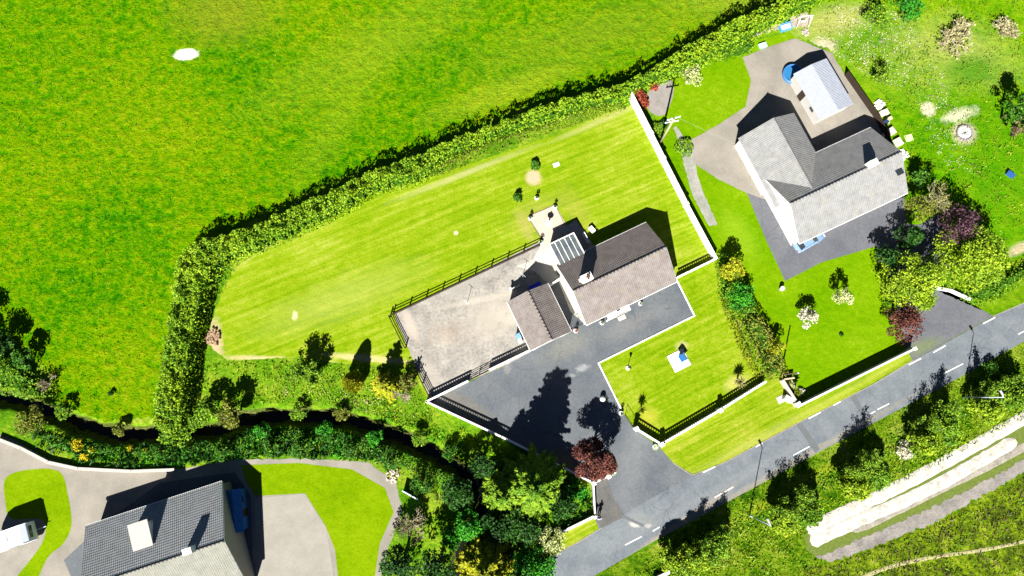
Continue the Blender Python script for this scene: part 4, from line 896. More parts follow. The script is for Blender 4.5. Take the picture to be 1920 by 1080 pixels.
# ================================================================== GARDEN THINGS
pot_w = plain('white_pot', (.74, .72, .68), .6, .3, .08)
def planter(label, p, pal='dark', r=.26, h=.42, br=.24, group='potted shrubs around the bungalow', stem=.35, potm=None):
    x, y = W(*p); t = thing('potted_shrub', label, 'potted plant', (x, y, 0), 0, group)
    pt_ = MB().lathe(0, 0, [(r*.7, 0), (r, h), (r*1.1, h), (r*1.1, h-.05), (r*.9, h-.04)], 14).build('pot', potm or pot_w, t, True); MB().lathe(0, 0, [(.01, h-.06), (r*.92, h-.055)], 12).build('soil', plain('potting_soil', (.03, .022, .015)), pt_)
    n = 120; d = RNG.normal(size=(n, 3)); d /= np.linalg.norm(d, axis=1)[:, None]; P = d*br*RNG.uniform(.5, 1, (n, 1))+np.array([0, 0, h+stem+br*.6]); leaves('foliage', P, .13, .08, LM[pal], t, None, .2); MB().tube((0, 0, h-.05), (0, 0, h+stem+br*.4), .02, .015, 5).build('stem', bark, t); return t
for p, l in (((994, 411), 'white potted shrub at the outer left corner of the patio'), ((1040, 390), 'white potted shrub at the top corner of the patio'), ((1014, 455), 'white potted shrub where the black rail fence ends'),
             ((1128, 606), 'white potted shrub left of the front porch'), ((1200, 570), 'white potted shrub right of the front porch'), ((1164, 775), 'white potted shrub at the lawn corner beside the small iron gate'), ((1079, 621), 'pinkish potted shrub in front of the black passage gates'), ((1006, 373), 'lone white potted shrub on the lawn above the patio')):
    planter(l, p, 'red' if 'pinkish' in l else 'dark')
planter('round lime shrub in a pot outside the front wall pier', (1228, 838), 'lime', .32, .4, .42, 'lime shrubs in pots at the entrance', .05); planter('round lime shrub in a pot under the copper leaved tree', (1149, 886), 'lime', .32, .4, .42, 'lime shrubs in pots at the entrance', .05)
x, y = W(1028, 421); t = thing('bird_bath', 'white pedestal bird bath standing on the pink patio', 'bird bath', (x, y, 0)); MB().lathe(0, 0, [(.27, 0), (.27, .1), (.11, .2), (.09, .9), (.15, 1.0)], 14).build('pedestal', pot_w, t, True); MB().lathe(0, 0, [(.12, 1.0), (.38, 1.12), (.40, 1.18), (.33, 1.17), (.05, 1.08)], 18).build('bowl', pot_w, t, True); MB().lathe(0, 0, [(.10, 1.1), (.05, 1.3), (.11, 1.45), (.06, 1.62), (.02, 1.68)], 10).build('finial', pot_w, t, True)
x, y = W(1026, 426); tag(MB().lathe(x, y, [(.20, .055), (.20, .07)], 14).build('drain_cover', conc), 'small round grey drain cover in the pink patio', 'drain cover')
x, y = W(1273, 676); MBS = MB().box(x, y, .06, 2.25, 2.25, .12, R(26)); tag(MBS.build('concrete_slab', white2, bevel=.02), 'square white concrete slab in the front lawn', 'slab')
x, y = W(1277, 671); t = thing('wishing_well', 'blue roofed wishing well standing on the white slab', 'wishing well', (x, y, .12), R(-60))
MB().lathe(0, 0, [(.36, 0), (.38, .45), (.30, .45), (.29, .1)], 16).build('well_wall', white2, t, True); bl = plain('blue_paint', (.008, .075, .30), .35, .5, .08); bl2 = plain('light_blue_paint', (.10, .38, .60), .4, .4, .2, 12)
for s_ in (-1, 1): MB().box(s_*.30, 0, .62, .06, .06, .5).build('post', bl2, t)
m = MB(); m.quad((-.42, 0, 1.22), (.42, 0, 1.22), (.46, -.46, .82), (-.46, -.46, .82)).poly([(-.42, 0, 1.22), (-.46, -.46, .82), (-.46, .46, .82)]).poly([(.42, 0, 1.22), (.46, .46, .82), (.46, -.46, .82)]); m.build('roof', bl, t)
MB().quad((.42, 0, 1.222), (-.42, 0, 1.222), (-.46, .46, .822), (.46, .46, .822)).build('roof', bl2, t); MB().tube((-.4, 0, .68), (.4, 0, .68), .04, .04, 8).build('winch', wood_pale, t)
x, y = W(1129, 748); t = thing('globe_ornament', 'white globe on a low base on the forecourt beside the tree shadow', 'ornament', (x, y, 0)); MB().lathe(0, 0, [(.25, 0), (.25, .12), (.15, .18)], 14).build('base', white2, t); MB().lathe(0, 0, [(.05, .16), (.24, .24), (.34, .42), (.36, .56), (.30, .74), (.16, .86), (.02, .9)], 18).build('globe', white2, t, True)
x, y = W(1043, 309); tag(MB().box(x, y, .04, .85, .55, .08, R(22)).build('access_cover', plain('pale_concrete', (.5, .48, .46))), 'pale rectangular concrete access cover in the rear lawn', 'access cover')
def bench(label, p, ang, L, w, h=.45, name='bench', cat='bench', mat=None):
    x, y = W(*p); t = thing(name, label, cat, (x, y, 0), ang); mm = mat or pot_w
    m = MB()
    for i in range(3): m.box(0, (i-1)*w/3, h-.03, L, w/3-.02, .05)
    m.build('seat', mm, t)
    for s_ in (-1, 1): MB().box(s_*(L/2-.15), 0, (h-.06)/2, .10, w*.85, h-.06).build('leg', mm, t)
bench('long white slatted bench at edge of the shade behind the lean-to', (1098, 447), R(-62), 1.5, .42); bench('small pale garden table on the lawn behind the bungalow', (1109, 432), R(-50), .85, .62, .55, 'garden_table', 'table')
x, y = W(1060, 431); m = MB(); 
for i in range(16):
    a, b = 2*math.pi*i/16, 2*math.pi*(i+1)/16; m.tube((x+.22*math.cos(a), y+.22*math.sin(a), .1), (x+.22*math.cos(b), y+.22*math.sin(b), .1), .04, .04, 5, False)
tag(m.build('hose_coil', plain('blue_hose', (.25, .5, .6))), 'coiled pale hose lying in the shade behind the lean-to', 'hose')
# bins by the garage, boards leaning behind it
def bin_(label, p, mat, ang=0, name='wheelie_bin', s=1.0):
    x, y = W(*p); t = thing(name, label, 'bin', (x, y, 0), ang); MB().box(0, 0, .5*s, .48*s, .55*s, .9*s, 0, 1.15).build('body', mat, t, bevel=.02); MB().box(0, 0, 1.0*s, .6*s, .7*s, .08*s, 0, .92).build('lid', mat, t, bevel=.02); MB().tube((-.25*s, .33*s, .98*s), (.25*s, .33*s, .98*s), .02, .02, 6).build('handle', dark_metal, t)
    for s_ in (-1, 1): MB().tube((s_*.22*s, .26*s, .1*s), (s_*.28*s, .26*s, .1*s), .1*s, .1*s, 10).build('wheel', dark_metal, t)
bin_('blue wheelie bin against the garage side wall', (972, 631), plain('blue_plastic', (.12, .24, .42), .4), R(25)); bin_('grey wheelie bin against the garage side wall', (975, 640), plain('grey_plastic', (.26, .32, .36), .4), R(25))
x, y = W(965, 541); tag(MB().box(x, y, .5, 1.4, .10, 1.0, R(28)).box(x-.5, y-.24, 1.02, .3, .5, .04, R(28)).build('leaning_board', plain('pale_board', (.52, .52, .48))), 'pale board standing in the shade behind the garage', 'board')
x, y = W(1003, 538); tag(MB().box(x, y, .45, 1.5, .5, .9, R(25)).box(x, y, .92, 1.55, .55, .06, R(25)).build('storage_box', plain('deep_blue_plastic', (.02, .03, .40), .4)), 'deep blue storage box in the shade against the garage end', 'storage box')
# meter cabinet at the neighbour's wall
x, y = W(1474, 748); t = thing('meter_cabinet', 'white meter cabinet with pointed top beside the grey slab', 'cabinet', (x, y, 0), R(-30)); MB().box(0, 0, .5, .95, .6, 1.0).build('body', white2, t, bevel=.02); MB().box(0, 0, 1.05, 1.05, .7, .10, 0, .8).build('lid', white2, t); MB().box(-.2, -.31, .5, .4, .03, .8).build('door', greyw, t)
x, y = W(1464, 749); tag(MB().box(x, y, .03, .95, .85, .06, R(24)).build('paving_slab', plain('slab_grey', (.34, .30, .28))), 'grey paving slab in the verge beside the white cabinet', 'slab')
x, y = W(1464, 542); t = thing('water_barrel', 'small white topped barrel at the corner of the neighbouring drive', 'barrel', (x, y, 0)); MB().lathe(0, 0, [(.25, 0), (.3, .3), (.26, .62)], 14).build('body', plain('barrel_grey', (.3, .36, .38), .5), t, True); MB().lathe(0, 0, [(.28, .62), (.28, .68), (.1, .72)], 14).build('lid', white2, t)
# things in the wild garden
def crate(label, p, ang, L, w, h, mat=None, slats=5, group='wooden crates in the wild garden'):
    x, y = W(*p); t = thing('wooden_crate', label, 'crate', (x, y, 0), ang, group); mm = mat or wood_pale; m = MB()
    for i in range(slats): m.box(-L/2+(i+.5)*L/slats, 0, h, L/slats*.8, w, .04)
    m.build('top_slats', mm, t); m = MB()
    for s_ in (-1, 1):
        for z in (.12, h*.5, h-.1): m.box(0, s_*(w/2-.02), z, L, .04, h*.22)
    m.build('side_boards', mm, t); m = MB()
    for s_ in (-1, 1):
        for z in (.12, h*.5, h-.1): m.box(s_*(L/2-.02), 0, z, .04, w-.1, h*.22)
    m.build('end_boards', mm, t)
wp2 = plain('sun_bleached_timber', (.55, .47, .38), .85, .1, .2, 10)
crate('pinkish crate just below the pile of pale stones', (1656, 213), R(22), 1.05, .75, .45, wp2); crate('small crate between the pinkish crate and dark chair', (1666, 224), R(30), .5, .45, .5); crate('wide low crate below the dark chair, third along the yard fence', (1669, 248), R(-58), .95, .85, .5, wp2)
crate('orange tinted crate nearest the yard fence', (1660, 255), R(-60), .9, .6, .35, plain('orange_timber', (.55, .38, .24))); crate('lowest pinkish crate, above the heap of rubble', (1682, 268), R(-62), 1.05, .85, .5, wp2)
def rubble(label, p, r, n, mat, name='stone_pile', s=.25, cat='stones'):
    x, y = W(*p); t = thing(name, label, cat, (x, y, 0)); rr = random.Random(int(p[0])); bm_ = MB()
    for i in range(n):
        a, q = rr.uniform(0, 6.28), r*math.sqrt(rr.random()); bm_.box(q*math.cos(a), q*math.sin(a), s*.35*rr.uniform(.6, 1.6), s*rr.uniform(.6, 1.5), s*rr.uniform(.5, 1.2), s*rr.uniform(.6, 1.1), rr.uniform(0, 3), .7)
    bm_.build('stones', mat, t)
rub = plain('pale_stone_rubble', (.60, .56, .48), .9, .1, .25, 5)
rubble('pile of pale stones at the top of the crate row', (1648, 197), .65, 40, rub); rubble('heap of pale rubble below the crate row', (1693, 291), .7, 34, rub, s=.3); rubble('small heap of grey rubble below the white frame', (1511, 61), .5, 18, plain('grey_rubble', (.3, .27, .24)), s=.28)
rubble('pale rubble tipped on the stream bank beside the bottom left lawn', (736, 893), .8, 30, plain('bank_rubble', (.42, .36, .30)), s=.3)
x, y = W(1655, 234); t = thing('garden_chair', 'dark blue garden chair between the wooden crates', 'chair', (x, y, 0), R(-40)); bc = plain('navy_fabric', (.01, .03, .07)); MB().box(0, 0, .42, .5, .5, .06).build('seat', bc, t); MB().box(0, .26, .75, .5, .06, .6).build('backrest', bc, t)
for a in (-.21, .21):
    for b in (-.21, .21): MB().tube((a, b, 0), (a, b, .4), .02, .02, 5).build('leg', galv, t)
x, y = W(1663, 231); t = thing('bucket', 'white bucket beside the dark garden chair', 'bucket', (x, y, 0)); MB().lathe(0, 0, [(.15, 0), (.2, .35), (.17, .35), (.13, .06)], 12).build('body', white2, t); MB().tube((-.18, 0, .33), (.18, 0, .33), .012, .012, 4).build('handle', galv, t)
x, y = W(1704, 259); tag(MB().box(x, y, .03, 1.0, .9, .06, R(15)).build('ground_sheet', plain('pale_green_cloth', (.40, .50, .22))), 'pale green board lying flat right of the crates', 'board')
x, y = W(1808, 250); t = thing('fire_pit', 'round stone fire pit filled with white ash in the wild garden', 'fire pit', (x, y, 0)); m = MB()
for i in range(18):
    a = i*2*math.pi/18; m.box(.98*math.cos(a), .98*math.sin(a), .11, .32, .24, .24, a+math.pi/2, .85)
m.build('stone_ring', plain('pit_stone', (.22, .20, .19), .9, .1, .3), t); MB().lathe(0, 0, [(.02, .09), (.5, .08), (.9, .05)], 20).build('ash', plain('white_ash', (.66, .64, .62), .95, .05, .35, 3), t); m = MB()
for a, l_ in ((.3, .5), (1.4, .35), (2.5, .45)): m.tube((-l_*math.cos(a), -l_*math.sin(a), .13), (l_*math.cos(a), l_*math.sin(a), .15), .05, .04, 6)
m.build('log', plain('charred_wood', (.05, .045, .04)), t)
x, y = W(1892, 328); t = thing('water_trough', 'dark blue plastic trough lying in the grass at right', 'trough', (x, y, 0), R(-42)); bpm = plain('navy_plastic', (.02, .07, .22), .35, .4); MB().box(0, 0, .03, .95, .5, .06).box(0, .25, .2, .95, .05, .4).box(0, -.25, .2, .95, .05, .4).box(.47, 0, .2, .05, .45, .4).box(-.47, 0, .2, .05, .45, .4).build('tub', bpm, t); MB().box(0, 0, .41, 1.02, .60, .03).box(0, 0, .40, .8, .35, .03).build('rim', bpm, t)
x, y = W(1471, 53); t = thing('skip_tub', 'blue skip tub with green sheet at the end of the stony bank', 'tub', (x, y, 0), R(18)); b2 = plain('sky_blue_plastic', (.06, .24, .48), .4, .4)
MB().box(0, 0, .05, 1.5, .9, .1).box(0, .44, .35, 1.6, .07, .6).box(0, -.44, .3, 1.6, .07, .5).box(.77, 0, .33, .07, .82, .55).box(-.77, 0, .33, .07, .82, .55).build('tub', b2, t, bevel=.02); MB().box(0, -.05, .45, 1.35, .7, .05).box(.2, -.1, .52, .5, .3, .12, .4).build('contents', plain('pale_contents', (.45, .55, .62)), t); MB().box(.1, .75, .3, 1.5, .5, .04, .1).build('green_sheet', plain('green_tarpaulin', (.0, .16, .07)), t)
x, y = W(1429, 87); t = thing('plastic_crate', 'small mint green box on the grass by the neighbouring yard', 'box', (x, y, 0), R(20)); MB().box(0, 0, .16, .95, .6, .3, 0, 1.1).build('body', plain('mint_plastic', (.25, .62, .45), .5), t); MB().box(0, 0, .34, 1.08, .7, .05, 0, .95).build('lid', plain('mint_lid', (.35, .68, .52)), t)
x, y = W(1503, 44); t = thing('swing_frame', 'white metal frame standing by the stony bank', 'frame', (x, y, 0), R(5)); m = MB()
for s_ in (-1, 1): MB().tube((s_*.8, -.6, 0), (s_*.75, 0, 1.9), .035, .035, 6).tube((s_*.8, .6, 0), (s_*.75, 0, 1.9), .035, .035, 6).build('leg', white2, t)
MB().tube((-.8, 0, 1.9), (.8, 0, 1.9), .04, .04, 6).build('top_bar', white2, t); MB().box(0, 0, .55, .5, .22, .04).tube((-.22, 0, .56), (-.22, 0, 1.9), .01, .01, 4).tube((.22, 0, .56), (.22, 0, 1.9), .01, .01, 4).build('swing_seat', white2, t)
sheet('stony_bank', [(1408, 62), (1460, 42), (1510, 22), (1525, 34), (1510, 50), (1470, 52), (1412, 70)], hard_mat('stony_soil', (.16, .13, .09), (.34, .29, .24), 6, 1.0, bumpd=.08), 3, ragamp=.08)

# ================================================================== VEHICLES
def car(label, p, ang, paint, L=4.2, Wd=1.75, Hh=1.48):
    x, y = W(*p); t = thing('parked_car', label, 'car', (x, y, .05), ang); hw = Wd/2
    st_ = [(-L/2, .42, .62, .80), (-L/2+.12, .30, .78, .93), (-L*.33, .25, .90, .98), (-L*.12, .24, .97, 1.0), (L*.12, .24, .97, 1.0), (L*.30, .25, .90, .98), (L/2-.25, .28, .76, .90), (L/2, .40, .60, .74)]
    m = MB(); n = 8
    for (xx, zb, zt, kw) in st_:
        w = hw*kw
        for (yy, zz) in ((-w*.9, zb), (-w, zb+.12), (-w, zt-.12), (-w*.86, zt), (w*.86, zt), (w, zt-.12), (w, zb+.12), (w*.9, zb)): m.v.append((xx, yy, zz))
    for i in range(len(st_)-1):
        for j in range(n): m.f.append((i*n+j, i*n+(j+1) % n, (i+1)*n+(j+1) % n, (i+1)*n+j))
    m.f.append(tuple(range(n))); m.f.append(tuple((len(st_)-1)*n+j for j in reversed(range(n)))); body = m.build('body', paint, t, True, .02)
    m = MB(); A = [(-L*.40, .90, .84), (-L*.28, Hh, .68), (L*.02, Hh+.02, .68), (L*.22, .94, .82)]
    for (xx, zz, kw) in A: m.v += [(xx, -hw*kw, zz), (xx, hw*kw, zz)]
    m.v += [(-L*.40, -hw*.84, .85), (-L*.40, hw*.84, .85), (L*.22, -hw*.82, .85), (L*.22, hw*.82, .85)]
    m.f += [(0, 1, 3, 2), (4, 5, 7, 6), (0, 2, 4, 6, 10, 8), (1, 9, 11, 7, 5, 3)]; m.build('window', glass_m, t)
    m = MB().box(-L*.13, 0, Hh+.01, L*.31, Wd*.70, .05, 0, .94); m.build('roof', paint, t, bevel=.015)
    m = MB()
    for s_ in (-1, 1): m.tube((L*.22, s_*hw*.80, .94), (L*.02, s_*hw*.66, Hh), .035, .035, 5).tube((-L*.40, s_*hw*.82, .9), (-L*.28, s_*hw*.66, Hh), .04, .04, 5).tube((-L*.06, s_*hw*.83, .95), (-L*.06, s_*hw*.68, Hh), .03, .03, 5)
    m.build('pillar', paint, t)
    for xx in (-L*.30, L*.31):
        for s_ in (-1, 1):
            w_ = MB().tube((xx, s_*(hw-.2), .31), (xx, s_*(hw+.01), .31), .31, .31, 18).build('wheel', plain('tyre_rubber', (.02, .02, .02)), t, True); MB().tube((xx, s_*(hw-.02), .31), (xx, s_*(hw+.02), .31), .19, .17, 14).build('rim', galv, w_)
    for s_ in (-1, 1):
        MB().box(L/2-.07, s_*hw*.58, .62, .12, .34, .14).build('headlight', plain('lamp_glass', (.7, .7, .7), .1, .6), t, bevel=.02); MB().box(-L/2+.04, s_*hw*.62, .68, .08, .28, .14).build('tail_light', plain('tail_red', (.35, .01, .01), .2), t); MB().box(L*.17, s_*(hw+.08), .98, .10, .18, .12).build('wing_mirror', paint, t, bevel=.02)
    return t
car('light blue parked car on the grey forecourt of the neighbouring house', (1512, 452), R(30), plain('light_blue_car_paint', (.14, .22, .34), .25, .6, .03))
x, y = W(40, 1004); t = thing('caravan', 'white touring caravan parked on the grass at the bottom left', 'caravan', (x, y, 0), R(20))
m = MB(); pr = [(-2.3, .45), (-2.4, 1.1), (-2.2, 2.2), (-1.6, 2.5), (1.6, 2.5), (2.2, 2.1), (2.4, 1.2), (2.2, .45)]
for s_ in (-1.1, 1.1): m.v += [(a, s_, b) for a, b in pr]
k_ = len(pr); m.f += [tuple(range(k_)), tuple(reversed(range(k_, 2*k_)))]+[(i, (i+1) % k_, k_+(i+1) % k_, k_+i) for i in range(k_)]; cb = m.build('body', plain('caravan_white', (.52, .56, .62), .4, .4, .03), t, bevel=.05)
MB().box(-.2, 0, 2.53, .6, .5, .08).build('roof_vent', greyw, cb); MB().tube((2.2, 0, .5), (3.4, 0, .5), .05, .05, 6).build('drawbar', galv, t); MB().box(0, -1.11, 1.5, 1.2, .04, .6).build('window', glass_m, t); MB().box(1.3, -1.11, 1.3, .6, .04, 1.6).build('door', white2, t); MB().box(2.33, 0, 1.6, .04, 1.4, .5).build('window', glass_m, t)
for s_ in (-1, 1): w_ = MB().tube((-.1, s_*.9, .32), (-.1, s_*1.08, .32), .32, .32, 16).build('wheel', plain('tyre_rubber', (.02, .02, .02)), t, True)

# ================================================================== PERSON
def person(label, p, ang):
    x, y = W(*p); t = thing('person', label, 'person', (x, y, .03), ang)
    J = {'pel': (0, 0, .95), 'wa': (0, .0, 1.08), 'ch': (0, .01, 1.28), 'sh': (0, 0, 1.43), 'nk': (0, .01, 1.51), 'hd': (0, .03, 1.63), 'tp': (0, .02, 1.72)}
    E = [('pel', 'wa'), ('wa', 'ch'), ('ch', 'sh'), ('sh', 'nk'), ('nk', 'hd'), ('hd', 'tp')]; RD = {'pel': (.155, .115), 'wa': (.135, .10), 'ch': (.165, .115), 'sh': (.12, .085), 'nk': (.058, .058), 'hd': (.085, .10), 'tp': (.06, .065)}
    for s_, n_ in ((-1, 'l'), (1, 'r')):
        J.update({n_+'s': (s_*.19, 0, 1.42), n_+'e': (s_*.27, .02, 1.14), n_+'w': (s_*.20, .22, 1.04), n_+'h': (s_*.15, .29, 1.06), n_+'hip': (s_*.10, 0, .88), n_+'k': (s_*.115, .02, .50), n_+'a': (s_*.125, -.02, .09), n_+'t': (s_*.14, .14, .04)})
        E += [('sh', n_+'s'), (n_+'s', n_+'e'), (n_+'e', n_+'w'), (n_+'w', n_+'h'), ('pel', n_+'hip'), (n_+'hip', n_+'k'), (n_+'k', n_+'a'), (n_+'a', n_+'t')]
        RD.update({n_+'s': (.068,)*2, n_+'e': (.048,)*2, n_+'w': (.033,)*2, n_+'h': (.040, .026), n_+'hip': (.095,)*2, n_+'k': (.062,)*2, n_+'a': (.042,)*2, n_+'t': (.042, .03)})
        for f in range(4):
            a = n_+'f%d' % f; b = a+'b'; ox = s_*(-.03+.02*f); J[a] = (s_*.15+ox, .34, 1.06); J[b] = (s_*.12+ox*.8, .365-.004*abs(f-1), 1.03); E += [(n_+'h', a), (a, b)]; RD[a] = (.010,)*2; RD[b] = (.008,)*2
        J[n_+'th'] = (s_*.10, .30, 1.10); E.append((n_+'h', n_+'th')); RD[n_+'th'] = (.011,)*2
    keys = list(J); me = bpy.data.meshes.new('body'); me.from_pydata([J[k] for k in keys], [(keys.index(a), keys.index(b)) for a, b in E], [])
    o = bpy.data.objects.new('body', me); C.objects.link(o); o.parent = t; sk = o.modifiers.new('skin', 'SKIN'); sk.use_smooth_shade = True
    for i, k in enumerate(keys): me.skin_vertices[0].data[i].radius = RD[k]
    me.skin_vertices[0].data[0].use_root = True; sb = o.modifiers.new('sub', 'SUBSURF'); sb.levels = 2; sb.render_levels = 2
    me.materials.append(plain('skin', (.45, .26, .18), .6, .3, .05))
    def cloth(name, sel, mat, grow):
        ks = [k for k in keys if k in sel]; m2 = bpy.data.meshes.new(name); m2.from_pydata([J[k] for k in ks], [(ks.index(a), ks.index(b)) for a, b in E if a in ks and b in ks], [])
        c = bpy.data.objects.new(name, m2); C.objects.link(c); c.parent = t; s2 = c.modifiers.new('skin', 'SKIN'); s2.use_smooth_shade = True
        for i, k in enumerate(ks): m2.skin_vertices[0].data[i].radius = tuple(r_+grow for r_ in RD[k])
        m2.skin_vertices[0].data[0].use_root = True; c.modifiers.new('sub', 'SUBSURF').render_levels = 2; m2.materials.append(mat)
    cloth('jacket', ['pel', 'wa', 'ch', 'sh', 'ls', 'le', 'lw', 'rs', 're', 'rw'], plain('pale_blue_jacket', (.34, .44, .66), .8, .2, .06), .018)
    cloth('trousers', ['pel', 'lhip', 'lk', 'la', 'rhip', 'rk', 'ra'], plain('navy_trousers', (.03, .04, .09), .85, .1), .014)
    m = MB(); m.lathe(0, .015, [(.098, 1.60), (.108, 1.66), (.098, 1.71), (.06, 1.75), (.01, 1.757)], 16); m.build('hair', plain('grey_hair', (.30, .27, .24), .8), t, True)
    f = MB().box(0, .128, 1.625, .028, .035, .05, 0, .6); f.build('nose', plain('skin', (.45, .26, .18), .6), t); 
    MB().box(-.035, .118, 1.655, .026, .012, .012).box(.035, .118, 1.655, .026, .012, .012).build('eyes', dark_metal, t); MB().box(0, .118, 1.585, .045, .01, .01).build('mouth', plain('lips', (.35, .12, .1)), t); MB().box(-.092, .03, 1.63, .02, .035, .06).box(.092, .03, 1.63, .02, .035, .06).build('ears', plain('skin', (.45, .26, .18), .6), t)
    for s_ in (-1, 1): MB().box(s_*.135, .05, .045, .10, .28, .09, 0, .8).build('shoe', plain('white_shoe', (.6, .6, .6)), t, bevel=.02)
    r = thing('remote_controller', 'dark hand held controller carried by the person on the drive', 'controller', (x, y, 1.09), ang); MB().box(0, .33, 0, .2, .10, .035).build('casing', dark_metal, r, bevel=.01); MB().tube((-.06, .38, .01), (-.06, .44, .09), .006, .005, 5).tube((.06, .38, .01), (.06, .44, .09), .006, .005, 5).build('aerial', dark_metal, r)
person('person in a pale blue jacket standing on the dark drive entrance', (1122, 969), R(15))

# ================================================================== VEGETATION
T = tree
# hedges
hedge([(1530, -40), (1440, 6), (1360, 42), (1280, 86), (1180, 146), (1080, 176), (1000, 200), (930, 228), (860, 254), (780, 288), (700, 316), (630, 350), (560, 380), (500, 406), (440, 430), (368, 450), (332, 480), (318, 560), (305, 640), (293, 700), (284, 790), (312, 815), (348, 800), (356, 720), (374, 620), (392, 540), (420, 494), (475, 470), (562, 434), (644, 394), (704, 358), (785, 336), (835, 300), (885, 272), (945, 250), (1025, 228), (1102, 202), (1168, 190), (1215, 158), (1268, 136), (1338, 108), (1408, 72), (1450, 46), (1550, -10)],
      3.6, 95, 'hedge', 'long tall clipped green hedge curving round the rear lawn beside the field', seed=3, leaf=.32, lumps=.34, lsc=.7, edge=.5, zf=.7, tintsh=.04)
hedge([(835, 300), (885, 276), (950, 252), (1030, 228), (1100, 200), (1160, 190), (1172, 202), (1110, 222), (1040, 242), (960, 272), (900, 292), (850, 318), (815, 326), (800, 318)], 1.5, 46, 'olive', 'lower brownish olive hedge strip between the tall hedge and rear lawn', seed=4, leaf=.26, lumps=.4, lsc=.8, edge=.35, core=False, tintsh=-.15)
hedge([(1210, 152), (1260, 130), (1330, 104), (1400, 66), (1412, 96), (1340, 118), (1270, 142), (1222, 160)], 1.2, 34, 'lime', 'low bright green hedge above the neighbouring rear lawn', seed=6, leaf=.3, lumps=.4, edge=.35)
hedge([(1400, 585), (1432, 590), (1462, 640), (1480, 690), (1480, 706), (1440, 712), (1424, 690), (1404, 645), (1384, 610)], 2.1, 60, 'olive', 'olive green mixed hedge dividing the two front lawns', seed=8, leaf=.26, lumps=.5, lsc=.8, tintsh=.15)
hedge([(1352, 555), (1372, 575), (1400, 640), (1424, 695), (1434, 714), (1420, 712), (1396, 670), (1366, 600)], 1.2, 50, 'gold', 'low yellow green conifer edging along the mixed hedge', seed=9, leaf=.26, lumps=.5, lsc=.6, tintsh=-.2)
hedge([(1800, 545), (1850, 520), (1920, 492), (2000, 455), (2010, 500), (1920, 535), (1860, 570), (1825, 568)], 1.7, 36, 'lime', 'bushy roadside hedge at the right edge beyond the driveway', seed=10, leaf=.3, lumps=.5)
x0 = [(-30, 620), (20, 655), (60, 700), (95, 735), (70, 755), (20, 745), (-30, 725)]
hedge(x0, 2.4, 34, 'lime', 'thick bright green thicket on the left edge above the stream', name='thicket', cat='thicket', seed=12, leaf=.34, lumps=.6, lsc=1.6)
# trees of the drive and wood
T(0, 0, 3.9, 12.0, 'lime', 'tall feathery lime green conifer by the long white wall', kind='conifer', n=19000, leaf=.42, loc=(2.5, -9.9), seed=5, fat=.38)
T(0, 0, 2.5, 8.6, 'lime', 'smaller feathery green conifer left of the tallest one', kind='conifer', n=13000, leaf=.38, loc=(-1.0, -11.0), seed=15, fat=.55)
T(1115, 862, 2.35, 6.3, 'copper', 'copper leaved tree in the drive entrance corner', n=9000, leaf=.25, base=.02, zc=.6)
T(905, 1066, 3.8, 8.0, 'gold', 'wide golden yellow conifer at the bottom of the wood', kind='conifer', n=9000, leaf=.5)
T(767, 985, 2.3, 6.5, 'brown', 'leafless pale twigged tree beside the bottom left lawn', kind='bare', n=250, leaf=.2)
T(880, 985, 1.7, 4.0, 'vivid', 'small vivid green tree between bare tree and golden conifer', n=1300); T(848, 1008, 1.3, 3.4, 'vivid', 'small vivid green bush tree below the bare tree', n=900)
T(1036, 1012, 1.7, 3.0, 'cream', 'pale cream green shrub tree at the edge of the road verge', n=1000, leaf=.25); T(1005, 1060, 2.3, 3.2, 'vivid', 'spreading bright green tree between golden conifer and the road', n=2200, leaf=.28)
for i, (p, r, h, s_) in enumerate((((985, 985), 2.2, 6.5, 'dark evergreen in the wood just below the feathery conifers'), ((930, 985), 1.8, 5, 'dark evergreen left of centre in the wood'), ((1052, 945), 1.7, 5.5, 'dark evergreen in the wood near the road wall'), ((820, 1062), 2.2, 6, 'dark evergreen beside the bare tree at the bottom edge'), ((750, 1060), 2.2, 6, 'dark evergreen at the lower corner of the bottom left lawn'), ((860, 920), 1.9, 5, 'dark evergreen at the bend of the stream'), ((905, 870), 1.6, 4.2, 'dark evergreen by the stream end near the white wall'), ((960, 1160), 3.2, 10, 'tall dark tree below the golden conifer, cut by the bottom edge'))):
    T(*p, r, h, 'dark', s_, group='dark evergreens of the wood', n=1500, leaf=.36, base=.1)
T(1075, 920, 1.6, 1.6, 'vivid', 'low vivid green bush in the corner behind the entrance wall', 'shrub', 'shrub', n=1000, base=.05)
# bottom left bank
T(575, 700, 2.1, 4.4, 'lime', 'loose pale green tree at the lower edge of the rear lawn', kind='sparse', n=5200, leaf=.26, zc=.3)
T(662, 716, 1.25, 4.6, 'gold', 'narrow golden conifer left of its twin at lawn edge', kind='column', n=7000, leaf=.3, zc=.35); T(722, 722, 1.7, 4.9, 'gold', 'broad golden feathery conifer right of the narrow one', kind='conifer', n=9000, leaf=.34, zc=.3, fat=.55)
T(765, 718, 1.4, 2.6, 'olive', 'olive bush beside the short rail fence', kind='sparse', n=600, zc=.3); T(752, 742, 1.4, 2.4, 'brown', 'brown twiggy bush below the golden conifers', kind='bare', n=120, leaf=.16, zc=.4)
T(438, 775, 1.6, 3.6, 'olive', 'round olive yellow bush on the stream bank below the hedge', n=1300, zc=.5); T(395, 770, 1.5, 3.2, 'lime', 'leafy green bush at the foot of the curving hedge', n=1000, zc=.5); T(320, 770, 2.0, 3.4, 'lime', 'bushy green tree ending the curving hedge at the stream', n=1800, zc=.5); T(330, 815, 1.6, 2.6, 'lime', 'green bush overhanging the stream below the hedge end', n=1200, zc=.5)
